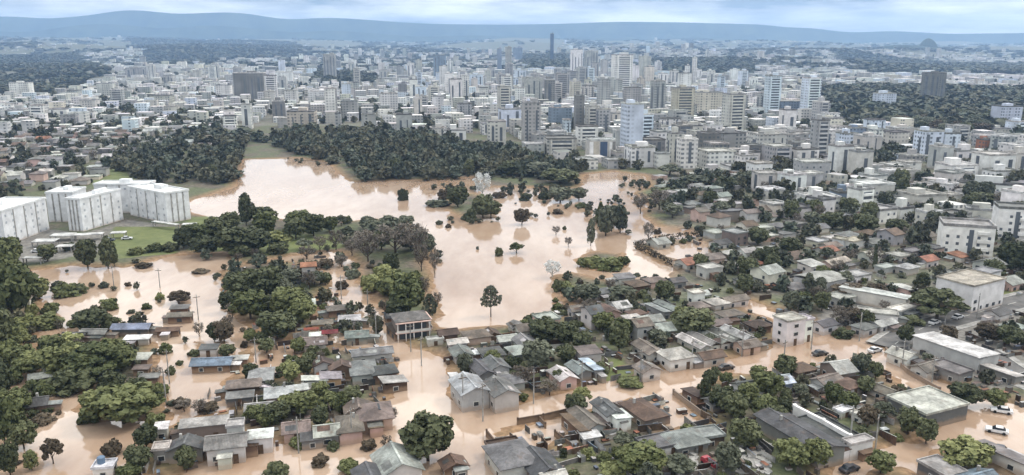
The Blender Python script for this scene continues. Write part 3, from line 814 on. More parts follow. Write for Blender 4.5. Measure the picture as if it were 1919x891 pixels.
def build_house(s):
    w_, d_, h_ = s['w'], s['d'], s['h']; rot = R(s['rot'])
    x, y = s['x'], s['y']
    rnd = random.Random(int(x * 31 + y * 17))
    z = zat(x, y) if y < 900 else .55
    name = s.get('name', 'house')
    e = empty(name, x, y, 0, rot)
    rc, wc = jit(PAL[s['rc']], .18), jit(PAL[s['wc']], .12)
    typ = s['roof']
    pitch = s.get('pitch') or {'gable': .42, 'hip': .42, 'shed': .12, 'curve': .3, 'flat': 0}[typ]
    rise = pitch * d_ / 2 if typ in ('gable', 'curve') else pitch * min(w_, d_) / 2
    near = y < 215; mid = y < 330
    walls(w_, d_, h_, rise if typ == 'gable' else 0).obj('wall', M['wall'], e, wc)
    if typ == 'gable': rb = gable_roof(w_, d_, h_, rise)
    elif typ == 'hip': rb = hip_roof(w_, d_, h_, rise)
    elif typ == 'curve': rb = curved_roof(w_, d_, h_ + .02, rise)
    elif typ == 'shed':
        hx, hy = w_ / 2 + .35, d_ / 2 + .35; dz = pitch * d_
        v = [(-hx, -hy, h_ + .03), (hx, -hy, h_ + .03), (hx, hy, h_ + .03 + dz), (-hx, hy, h_ + .03 + dz)]
        v += [(a, b, c + .16) for a, b, c in v]
        rb = MB().add(v, box(0, 1, 0, 1, 0, 1)[1])
    else:
        rb = MB().box(-w_ / 2 - .25, w_ / 2 + .25, -d_ / 2 - .25, d_ / 2 + .25, h_ + .01, h_ + .22)
        for q in ((-w_ / 2 - .25, w_ / 2 + .25, -d_ / 2 - .25, -d_ / 2 - .05), (-w_ / 2 - .25, w_ / 2 + .25, d_ / 2 + .05, d_ / 2 + .25),
                  (-w_ / 2 - .25, -w_ / 2 - .05, -d_ / 2 - .05, d_ / 2 + .05), (w_ / 2 + .05, w_ / 2 + .25, -d_ / 2 - .05, d_ / 2 + .05)):
            rb.box(*q, h_ + .22, h_ + .55)
    ro = rb.obj('roof', M['roof'], e, rc)
    if near and typ in ('gable',):
        ubox('ridge_cap', ro, M['roof'], 0, 0, h_ + rise + .12, w_ + 1.0, .45, .12, tuple(min(.8, v * 1.3) for v in rc))
    if typ == 'shed':   # close the wedge under the high side
        ubox('gable_wall', e, M['wall'], 0, d_ / 2 - .12, h_, w_ - .04, .2, pitch * d_, wc)
    if s.get('panel'):
        v = []; t0, t1 = .2, .8
        q = [(s_, -d_ / 2 * (1 - t), h_ + rise * t + .26) for s_, t in ((-w_ * .25, t0), (w_ * .15, t0), (w_ * .15, t1), (-w_ * .25, t1))]
        q2 = [(a, b, c - .08) for a, b, c in q]
        MB().add(q2 + q, box(0, 1, 0, 1, 0, 1)[1]).obj('solar_panel', M['dark'], e)
    # windows and a door on the walls that can be seen
    if mid and not s.get('blind'):
        nst = max(1, int(h_ / 2.3)); cnt = 0
        for face, nx, ny, L in ((0, 0, -1, w_), (1, 1, 0, d_), (3, -1, 0, d_), (2, 0, 1, w_)):
            wx = nx * math.cos(rot) - ny * math.sin(rot); wy = nx * math.sin(rot) + ny * math.cos(rot)
            dd = math.hypot(x, y)
            if (-x * wx - y * wy) / dd < .25: continue
            nw = max(1, int(L / 3.4))
            for st in range(nst):
                for k in range(nw):
                    if cnt >= (9 if near else 6) or rnd.random() < .12: continue
                    cnt += 1
                    t = -L / 2 + L * (k + .5) / nw; zz = .55 + st * 2.3 + (h_ - nst * 2.3) * .3
                    if near and st == 0 and k == nw // 2 and face in (0, 1) and rnd.random() < .6:
                        place_on_wall('door', e, M['wood'], face, t, z - .3, 1.0, min(2.0, h_ - .2) - z + .3, w_, d_, .06)
                        continue
                    ww = rnd.choice((.9, 1.1, 1.4))
                    if near:
                        f_ = place_on_wall('window', e, M['frame'], face, t, zz - .1, ww + .24, 1.15, w_, d_, .05)
                        # the pane is a child of its window; its block is scaled within the frame's own unit box
                        p_ = link('pane', unit_box(M['pane']), f_)
                        p_.scale = ((ww / (ww + .24)), 1.5, .8) if face in (0, 2) else (1.5, (ww / (ww + .24)), .8)
                        p_.location = (0, 0, .08)
                    else:
                        place_on_wall('window', e, M['dark'], face, t, zz, ww, 1.05, w_, d_, .05)
    # the low sheds that lean on the houses
    if y < 300 and not s.get('blind') and w_ > 5.5:
        for k in range(rnd.choice((0, 1, 1, 2))):
            face = rnd.choice((0, 1, 3)); L = w_ if face == 0 else d_
            aw = min(L * rnd.uniform(.3, .6), 5); ad = rnd.uniform(1.6, 3.2); ah = max(1.5, min(h_ - .5, 3) * rnd.uniform(.72, .92)); t = rnd.uniform(-.5, .5) * (L - aw)
            c = jit(PAL[rnd.choice(('grey', 'greybrown', 'offwhite', 'lightgrey', 'brown', 'white', 'darkgrey'))], .2); wc2 = jit(PAL[rnd.choice((s['wc'], 'greybrown', 'brown', 'grey'))], .15)
            if face == 0: bx, by, sx, sy = t, -d_ / 2 - ad / 2 - .01, aw, ad
            else: bx, by, sx, sy = (1 if face == 1 else -1) * (w_ / 2 + ad / 2 + .01), t, ad, aw
            an = ubox('annex', e, M['wall'], bx, by, -1, sx, sy, ah + 1, wc2)
            rf = ubox('annex_roof', e, M['roof'], bx, by, ah + .02, sx + .5, sy + .5, .14, c)
            tl = R(rnd.uniform(2, 6)); rf.rotation_euler = (tl, 0, 0) if face == 0 else (0, -tl if face == 3 else tl, 0)
            rf.location.z += .12
    # odd sheets that were replaced on the roof
    if y < 260 and typ == 'gable' and rnd.random() < .55:
        for k in range(rnd.choice((1, 2))):
            sg = rnd.choice((-1, 1)); pw = rnd.uniform(1.2, 3) ; px0 = rnd.uniform(-w_ / 2, w_ / 2 - pw); t0 = rnd.uniform(0, .4); t1 = t0 + rnd.uniform(.25, .6)
            q = [(a_, sg * d_ / 2 * (1 - t), h_ + rise * t + .22) for a_, t in ((px0, t0), (px0 + pw, t0), (px0 + pw, t1), (px0, t1))]
            if sg > 0: q = q[::-1]
            MB().add([(a_, b_2, c_ - .06) for a_, b_2, c_ in q] + q, box(0, 1, 0, 1, 0, 1)[1]).obj('roof_sheet', M['roof'], ro, jit(PAL[rnd.choice(('lightgrey', 'brown', 'grey', 'darkgrey', 'offwhite'))], .2))
    if near and rnd.random() < .14 and typ == 'flat':
        b = MB().tube([(w_ * .2, d_ * .2, h_ + .2), (w_ * .2, d_ * .2, h_ + 1.4), (w_ * .2, d_ * .2, h_ + 1.6)], [.7, .75, .5], 10); b.obj('water_tank', M['tank'], e)
    if near and typ in ('gable', 'hip') and rnd.random() < .35:
        ubox('chimney', e, M['concrete'], w_ * .22, d_ * .18, h_ + rise * .3, .5, .5, rise * .7 + .9)
    size = 'small ' if w_ * d_ < 45 else 'long ' if w_ > 14 else 'two-storey ' if h_ > 5.4 else ''
    lk = f"{size}{ROOFWORD[typ]} house with {word(s['rc'])} roof"
    return tag(e, 'house', 'houses of the town', s.get('label'), s.get('look') or lk)

A1 = 22; A2 = 112
# ---- lower-left and bottom houses standing in the water
house_px(383,793,13,4.5,5.5,14,'shed','lightgrey','greybrown'); house_px(425,826,10,8,5.6,14,'gable','grey','offwhite','grey two-storey house with open porch beside the white shed roof')
house_px(441,795,4.4,4.4,7.5,14,'flat','white','offwhite','small white square-roofed tower room above the grey porch house'); house_px(488,816,6.5,4.5,5,14,'shed','white','white','bright white lean-to shed beside the grey porch house')
house_px(350,835,5,9,4.4,100,'gable','darkgrey','grey'); house_px(303,800,3.2,3.6,4,14,'shed','white','offwhite'); house_px(303,838,4,4,4.5,14,'flat','offwhite','grey'); house_px(196,872,4,5,3.5,100,'flat','white','white')
house_px(744,866,12,10.5,4.6,112,'gable','lightgrey','offwhite','pale gabled house with dark left slope at the bottom edge',.5); house_px(693,893,9,7,4.2,112,'gable','darkgrey','grey')
house_px(850,868,4.5,6,3.2,112,'gable','brown','brown'); house_px(862,876,3.2,3.5,2.6,20,'shed','lightgrey','grey')
house_px(702,772,11,9.5,4.4,105,'hip','greybrown','pink','brownish hip-roofed house with a dark square panel on its roof',.45,panel=True); house_px(655,795,6.5,10.5,4.2,15,'hip','greybrown','pink'); house_px(672,765,6,8,3.8,105,'gable','greybrown','beige')
house_px(555,800,7,7,3.6,15,'gable','greybrown','pink'); house_px(612,806,6.4,7,3.8,15,'gable','lightgrey','grey'); house_px(585,820,6,4,3,15,'shed','darkgrey','grey')
house_px(697,659,14,5.5,4,16,'gable','grey','offwhite','long grey-roofed house closing the end of the lake street'); house_px(680,690,12,8,4,105,'hip','grey','lightgrey'); house_px(737,714,5.5,8,3.4,115,'shed','lightgrey','darkbrown'); house_px(718,694,8,7,3.8,20,'hip','darkgrey','brown')
house_px(605,681,4,6.5,4.2,110,'gable','darkbrown','offwhite'); house_px(620,706,6,6.5,3.4,105,'shed','lightgrey','ochre'); house_px(641,688,4.5,8,4,105,'gable','brown','brown'); house_px(590,712,3.5,8,3.5,105,'shed','white','offwhite')
house_px(523,736,8,7.5,3.8,16,'hip','lightgrey','pink','square light grey hip-roofed house in the flooded yard'); house_px(564,728,4,3.4,3.2,16,'shed','offwhite','brown'); house_px(457,720,10,6,3.6,14,'hip','greybrown','darkbrown'); house_px(487,762,8,5,3.2,14,'gable','lightgrey','grey'); house_px(450,742,8,4,3,14,'shed','grey','darkgrey')
house_px(655,598,8.5,5.2,4,10,'shed','lightgrey','offwhite'); house_px(669,627,8,6,3.6,10,'gable','greengrey','greengrey','greenish grey-roofed house beside the red awning'); house_px(632,578,8,6,3.6,20,'hip','greybrown','brown'); house_px(590,640,8,7,3.4,15,'gable','greybrown','offwhite'); house_px(592,628,4.5,3,3,12,'shed','white','offwhite'); house_px(604,606,8,4,3,12,'shed','greybrown','ochre')
house_px(768,594,9,7.4,5.6,20,'hip','grey','greybrown','two-storey lakeside house with white-columned balconies',.4,special='balcony',blind=True,keep=True); house_px(735,590,6,7,3.4,20,'gable','darkgrey','brown'); house_px(742,618,4.5,10,3.2,28,'shed','darkbrown','brown'); house_px(815,636,6,3,3,18,'flat','offwhite','offwhite')
house_px(338,590,9,4.5,3.5,8,'gable','greybrown','brown'); house_px(337,577,7,4,3.4,8,'shed','grey','brown'); house_px(316,617,8,3.4,3,8,'gable','brown','brown'); house_px(258,634,9,3.6,3,5,'shed','white','offwhite','long white lean-to roof at the end of the left house row'); house_px(264,670,6,5,3,4,'shed','offwhite','brown'); house_px(266,690,5,3,2.6,4,'shed','greybrown','brown'); house_px(280,706,6,3,2.6,8,'shed','grey','darkbrown')
house_px(248,612,14,5.5,3.8,3,'gable','bluegrey','darkgrey'); house_px(178,622,9,4.5,3.4,0,'gable','grey','darkgrey'); house_px(140,628,8,4,3.2,0,'gable','darkgrey','brown')
house_px(398,678,13,6,3.4,6,'gable','bluegrey','brown','low blue-grey house on the brown island by the palm-less trees' if False else 'low blue-grey roofed house on the little flooded island'); house_px(392,652,6,4,3.4,6,'shed','darkgrey','offwhite'); house_px(448,672,6,3,2.6,8,'shed','offwhite','brown')
house_px(55,755,10,6,3.4,20,'gable','darkgrey','brown'); house_px(75,705,6,5,3,30,'hip','grey','grey')
# ---- east side of the lake street
house_px(880,722,12.5,9,6.6,112,'gable','lightgrey','lightgrey','two-storey pale grey gabled house on the flooded street corner',.4); house_px(938,727,11.5,8,6.4,112,'gable','grey','offwhite','grey two-storey gabled house second from the flooded corner',.4); house_px(902,690,11,5,4.6,114,'gable','darkgrey','grey'); house_px(851,705,4,2.6,2.4,110,'shed','white','lightgrey')
house_px(928,683,9,7,4.6,112,'gable','grey','lightgrey'); house_px(865,660,8,6.5,3.8,110,'gable','grey','lightgrey'); house_px(838,623,7,5.5,3.8,20,'gable','darkbrown','brown'); house_px(856,640,7,4,3.4,20,'gable','offwhite','lightgrey'); house_px(893,627,9.5,7.5,3.8,20,'hip','greybrown','pink'); house_px(921,624,6,5,3.6,110,'gable','darkbrown','brown'); house_px(950,634,7,5,3.6,20,'gable','offwhite','offwhite')
house_px(968,610,6,5,3.6,110,'gable','grey','offwhite'); house_px(985,640,9,7,4,112,'gable','grey','offwhite'); house_px(1055,702,9,6,4.2,112,'gable','offwhite','pink'); house_px(1108,684,11,3.2,3.8,114,'shed','bluewhite','grey'); house_px(1085,690,9,5,3.6,114,'gable','greengrey','grey'); house_px(958,712,7,7,4,112,'hip','grey','lightgrey')
house_px(1140,582,9,7,3.8,110,'gable','brown','pink'); house_px(1193,532,9,8,4,115,'hip','brown','brown','reddish brown hip-roofed house near the hedged court'); house_px(1227,525,9,7,4,25,'hip','greybrown','pink'); house_px(1305,548,6,5,6,20,'flat','offwhite','white'); house_px(1215,598,10,7,6,20,'gable','lightgrey','white','white two-storey house among the dark trees'); house_px(1185,595,5,6,5.6,110,'hip','offwhite','offwhite')
house_px(1252,573,13,4,4,118,'gable','greengrey','grey'); house_px(1232,578,13,3.4,4,118,'shed','lightgrey','grey'); house_px(1375,560,12,6,3.8,26,'gable','greybrown','offwhite'); house_px(1420,608,8,7,3.8,25,'hip','darkbrown','brown'); house_px(1367,588,10,6,3.6,24,'hip','greybrown','offwhite'); house_px(1345,604,9,5,3.6,24,'gable','greybrown','pink')
for i, (q, u) in enumerate(((1300,640),(1318,635),(1338,632),(1360,628),(1382,624))): house_px(q, u, 14, 4.4, 3.6, 116, 'gable', ('offwhite','grey','greengrey','grey','lightgrey')[i], 'offwhite')
house_px(1266,664,10,9,4.8,22,'hip','offwhite','white','white square house on the street with a pale hip roof'); house_px(1214,652,12,6,4,112,'gable','greybrown','offwhite'); house_px(1213,690,6,7,4,112,'gable','greybrown','offwhite'); house_px(1330,665,9,6,3.6,22,'gable','brown','offwhite'); house_px(1400,645,8,6,3.6,24,'gable','greybrown','pink')
# ---- block south of the flooded street
house_px(1138,764,10,5,5.4,112,'gable','darkgrey','white','house with dark roof and white gable beside the flooded street',.4); house_px(1160,778,6,5,5,112,'shed','white','white'); house_px(1098,783,13,4.6,4,114,'gable','greybrown','lightgrey','long narrow brown-roofed row house beside the flooded street'); house_px(1078,793,12,3,3.6,114,'shed','brown','brown'); house_px(1205,768,13,7.5,4,116,'hip','brown','greybrown','dark brown hip-roofed house near the wet lane end')
house_px(1105,815,5,4,3,20,'shed','white','offwhite'); house_px(960,852,13,11,5.2,112,'hip','grey','offwhite','large grey house with hip roof at the bottom centre',.38); house_px(1012,868,12,8,4.6,112,'gable','darkgrey','greybrown'); house_px(942,832,9,4,3.4,20,'flat','brown','brown'); house_px(1035,893,6,6,4,20,'gable','offwhite','pink')
house_px(1284,822,10,8.5,3.6,20,'hip','greengrey','grey'); house_px(1325,812,8,6,3.6,16,'flat','lightgrey','darkbrown','flat pale roof over an open shed near the red truck'); house_px(1302,737,7,4.5,2.8,120,'shed','darkbrown','brown'); house_px(1345,750,7,5,3.4,22,'gable','grey','grey')
house_px(1497,806,18,6.6,3.9,114,'gable','darkgrey','concrete' if False else 'grey','long dark-roofed warehouse with a white parapet wall',.25,blind=True,keep=True); house_px(1553,806,18,10,4.2,114,'flat','darkgrey','offwhite'); house_px(1608,826,8,3,5.2,22,'flat','offwhite','white','white street-front building with two dark openings')
house_px(1738,752,13,10,3.6,24,'flat','offwhite','darkgrey','large pale slab-roofed shed in front of the trees',blind=True,keep=True); house_px(1765,876,9,7,4,112,'flat','lightgrey','darkgrey'); house_px(1735,760,3,3,3,20,'flat','grey','grey'); house_px(1882,850,14,5,3.6,118,'shed','grey','offwhite'); house_px(1830,900,10,8,4,22,'gable','bluegrey','grey')
house_px(1460,712,7,6,3.6,20,'gable','bluewhite','bluegrey','small bluish house among trees by the street'); house_px(1550,712,9,6,3.8,30,'gable','greybrown','offwhite'); house_px(1590,720,7,6,3.6,30,'hip','brown','offwhite'); house_px(1500,690,8,6,3.4,25,'hip','brown','greybrown'); house_px(1620,775,7,4,3,30,'flat','offwhite','offwhite'); house_px(1655,730,8,5,3.4,120,'gable','greybrown','offwhite'); house_px(1580,768,5,3,3,30,'flat','white','offwhite')
# ---- around the dry road
house_px(1790,648,18,8.5,4.2,118,'shed','white','lightgrey','long white sloping warehouse roof beside the dry road',.06,blind=True,keep=True); house_px(1692,664,8,6.5,4,118,'gable','offwhite','white'); house_px(1735,688,8,6,3.6,30,'gable','greybrown','offwhite'); house_px(1782,690,11,8,4,118,'flat','grey','grey'); house_px(1872,694,14,4.6,3.6,118,'shed','offwhite','grey'); house_px(1742,655,3.5,2.5,2.4,20,'shed','white','grey'); house_px(1870,585,9,6,4,30,'gable','darkgrey','white'); house_px(1900,612,8,6,3.6,30,'hip','greengrey','offwhite')
house_px(1640,548,20,6,4.4,140,'shed','white','offwhite','long white hall roof north of the dry road',.06,blind=True,keep=True); house_px(1690,578,12,5,4.6,30,'flat','white','lightgrey'); house_px(1645,585,15,7,5,160,'flat','offwhite','white','low white building with a row of dark windows by the dry road'); house_px(1575,556,10,9,4.4,30,'flat','offwhite','offwhite'); house_px(1537,520,13,11,4.4,30,'curve','lightgrey','lightgrey','broad pale arched hall roof behind the white long hall',.18,blind=True,keep=True)
house_px(1480,596,6.6,5.4,7.2,25,'flat','offwhite','white','narrow white three-storey house at the flooded crossing',keep=True); house_px(1508,596,3,4,6.4,25,'flat','white','white',keep=True); house_px(1545,606,8,6,4,30,'gable','darkgrey','white','white cottage with dark gabled roof and two windows'); house_px(1655,605,10,5,3.6,30,'gable','lightgrey','offwhite'); house_px(1620,612,8,6,3.6,30,'hip','grey','offwhite')
house_px(1820,522,17,12,9,30,'flat','beige','white','white villa block with stepped beige roof terraces',None,keep=True); house_px(1850,508,9,8,11.5,30,'flat','lightgrey','white')
house_px(1400,470,8,7,6,25,'gable','lightgrey','white'); house_px(1330,500,10,8,6.5,25,'flat','offwhite','offwhite','pale block with ornate upper floor beside the hedged court'); house_px(1600,450,12,7,6,35,'flat','beige','offwhite'); house_px(1575,448,6,6,6.5,35,'flat','beige','white'); house_px(1555,460,10,8,4,30,'gable','greybrown','offwhite'); house_px(1630,475,10,7,5,30,'gable','beige','offwhite'); house_px(1565,490,16,7,4.5,35,'gable','beige','pink')
house_px(1370,395,17,9,8,8,'flat','grey','greybrown','grey-brown flat block with a square dark window recess'); house_px(1735,485,10,8,5,30,'gable','terracotta','offwhite'); house_px(1660,500,10,6,4,30,'flat','lightgrey','lightgrey'); house_px(1700,500,9,7,4.5,30,'hip','lightgrey','offwhite')
house_px(1345,640,7,5,3.4,22,'hip','darkbrown','offwhite')

# ------------------------------------------------------------------ taller buildings of the town
BUILDINGS = []
def tower_px(px, top, base, wpx, wc='lightgrey', style='plain', depth=None, rot=None, label=None):
    x, y = G(px, base, .5); s = SC(y)
    w_ = wpx / s; h_ = max(4, (base - top) / s * 1.0)
    d_ = depth or min(max(9, w_ * .8), 22)
    BUILDINGS.append(dict(x=x, y=y + d_ * .4, w=w_ * .92, d=d_, h=h_, rot=rot if rot is not None else random.choice((6, 10, 14)), wc=wc, style=style, label=label, hand=True))
    occ_add(x, y + d_ * .4, max(w_, d_) * .5)
for a in [
 (37,156,183,36,'white','plain'),(138,170,188,22,'lightgrey','plain'),(197,157,182,30,'offwhite','plain'),(255,128,150,40,'lightgrey','strips'),(285,122,156,12,'white','strips'),(317,142,166,20,'lightgrey','strips'),(369,132,152,15,'offwhite','plain'),
 (70,198,226,28,'white','balcony'),(145,212,236,32,'white','plain'),(170,210,230,12,'white','strips'),(110,205,225,34,'white','strips'),(320,200,216,26,'offwhite','plain'),(350,178,195,24,'offwhite','plain'),(300,180,196,40,'offwhite','plain'),(165,188,206,30,'offwhite','plain'),(30,205,222,30,'lightgrey','plain'),
 (468,138,190,60,'grey','strips',18,4,'wide grey slab block standing above the western rooftops'),(532,136,160,34,'white','plain'),(618,103,152,24,'lightgrey','strips'),(404,120,152,12,'lightgrey','strips'),(605,172,192,62,'white','plain',25,8,'long white-roofed hall in the middle of the western town'),(463,196,242,18,'white','strips'),(430,218,246,26,'white','balcony'),(522,190,226,24,'grey','strips'),(564,209,246,54,'beige','strips'),(535,222,240,36,'lightgrey','plain'),(634,213,252,11,'lightgrey','plain'),(655,190,222,32,'lightgrey','plain'),(690,215,242,28,'lightgrey','plain'),
 (728,176,210,34,'white','plain'),(754,158,182,16,'grey','plain'),(775,150,186,16,'white','strips'),(783,184,226,16,'offwhite','strips'),(757,215,258,32,'lightgrey','strips',None,8,'pale tower with dark blue side strip behind the wood'),(718,132,156,15,'lightgrey','strips'),(750,125,150,14,'lightgrey','plain'),(505,172,200,20,'offwhite','plain'),(545,170,192,24,'white','plain'),(660,165,185,40,'offwhite','plain'),(685,162,182,20,'offwhite','plain'),(418,160,184,28,'white','plain'),
 (824,105,152,24,'bluegrey','strips'),(936,92,142,8,'bluegrey','plain'),(953,90,150,12,'lightgrey','plain'),(954,120,162,14,'lightgrey','strips'),(1034,65,126,7,'darkblue','plain',None,0,'tall thin dark blue tower rising into the mountains'),(892,140,167,26,'bluewhite','strips'),(975,132,156,20,'bluewhite','strips'),(970,90,126,18,'bluegrey','plain'),(997,148,196,36,'lightgrey','strips'),(995,194,274,34,'lightgrey','strips',14,8,'tall pale tower with white vertical ribs behind the wood'),(1030,150,200,18,'grey','strips'),(1052,140,188,28,'lightgrey','balcony'),(1080,95,152,22,'white','strips'),(1107,97,148,24,'lightgrey','strips'),(1132,114,152,12,'lightgrey','plain'),(1165,105,182,36,'white','balcony',None,14,'tall white tower with balconies down its middle'),(1208,107,152,20,'offwhite','plain'),(1185,165,205,30,'lightgrey','plain'),
 (930,228,272,36,'offwhite','strips',None,8,'cream tower with three dark vertical strips by the wood'),(870,195,222,28,'lightgrey','strips'),(907,203,232,20,'offwhite','strips'),(955,205,244,40,'bluewhite','strips'),(1050,202,242,40,'bluegrey','plain'),(1085,180,248,18,'grey','plain'),(820,240,262,30,'offwhite','strips'),(852,244,272,44,'white','strips'),(1010,252,276,26,'lightgrey','plain'),(1050,260,290,60,'offwhite','balcony'),(1040,240,262,20,'lightgrey','plain'),(905,165,180,18,'white','plain'),(815,170,190,30,'white','plain'),(1000,270,290,40,'lightgrey','plain'),(1062,225,252,14,'bluewhite','strips'),(1110,200,250,26,'offwhite','balcony'),(1130,205,255,24,'lightgrey','strips'),
 (1184,196,296,34,'bluewhite','plain',16,10,'tall plain bluish white tower in front of the town centre'),(1160,245,285,20,'lightgrey','strips'),(1210,215,270,26,'bluewhite','balcony'),(1150,150,190,30,'lightgrey','plain'),(1300,110,166,7,'white','plain'),(1287,124,166,8,'white','plain'),(1280,166,226,40,'beige','balcony',16,8,'beige striped slab block with white top edge'),(1327,174,216,54,'cream','plain',18,8,'plain cream coloured slab block in the town centre'),(1385,180,212,28,'lightgrey','strips'),(1447,144,218,26,'bluewhite','balcony',None,8,'bluish white balcony tower west of the dark hillside wood'),(1519,148,222,30,'bluewhite','balcony',None,8,'bluish white tower on the edge of the dark hillside wood'),(1428,175,214,16,'lightgrey','strips'),(1485,190,218,58,'bluegrey','plain'),(1235,165,205,24,'lightgrey','plain'),(1360,182,214,20,'lightgrey','strips'),
 (1265,250,305,26,'offwhite','strips'),(1288,262,316,34,'white','strips'),(1240,288,316,26,'white','plain'),(1345,284,314,62,'white','plain'),(1440,252,294,60,'offwhite','strips'),(1493,266,308,24,'grey','strips'),(1535,226,304,26,'lightgrey','balcony',None,10,'pale tower with dark balcony bands in the eastern town'),(1425,306,338,40,'white','plain'),(1437,325,362,44,'offwhite','strips'),(1525,304,344,56,'lightgrey','plain'),(1576,274,328,36,'white','strips'),(1614,284,336,36,'offwhite','strips'),(1560,222,264,32,'cream','plain'),(1640,225,262,32,'bluewhite','strips'),(1742,246,300,42,'bluewhite','strips'),(1778,250,300,34,'bluewhite','strips',None,8,'bluish white apartment block with deep blue strip'),(1868,290,334,60,'white','strips'),(1750,138,196,34,'grey','strips',None,8,'grey tower standing inside the dark hillside wood'),(1660,176,206,34,'bluewhite','plain'),(1890,200,240,42,'bluewhite','plain'),(1370,250,285,50,'lightgrey','plain'),(1330,250,290,40,'grey','plain'),(1400,285,312,44,'white','strips'),(1465,240,262,50,'white','plain'),(1600,240,265,40,'bluegrey','plain'),(1690,240,262,40,'offwhite','plain'),(1850,262,285,26,'terracotta','plain'),(1510,250,275,40,'bluewhite','plain'),
 (1640,345,376,66,'offwhite','plain'),(1600,352,380,40,'white','plain'),(1735,365,388,70,'offwhite','plain'),(1540,370,396,66,'white','plain'),(1585,360,386,44,'bluegrey','plain'),(1700,320,346,40,'offwhite','plain'),(1800,310,335,60,'white','balcony')]:
    tower_px(*a)
def bldg_xy(px, py, w_, d_, h_, rot, wc, style, label):
    x, y = G(px, py, h_)
    BUILDINGS.append(dict(x=x, y=y, w=w_, d=d_, h=h_, rot=rot, wc=wc, style=style, label=label, hand=True)); occ_add(x, y, math.hypot(w_, d_) * .45)
bldg_xy(1812,420,18,13,12,-20,'white','windows','white five-storey balconied block on the eastern slope')
bldg_xy(1900,388,13,12,14,-20,'white','windows','white block with columns of dark windows beside the balconied block')
bldg_xy(1850,393,18,8,5,-22,'offwhite','plain','long pale flat-roofed wing behind the balconied block')
bldg_xy(1862,347,36,6,4.5,-22,'white','plain','very long white strip roof above the balconied block')
bldg_xy(1126,262,20,12,14.5,8,'offwhite','panels','block with tan and dark glass panels at the edge of the wood')

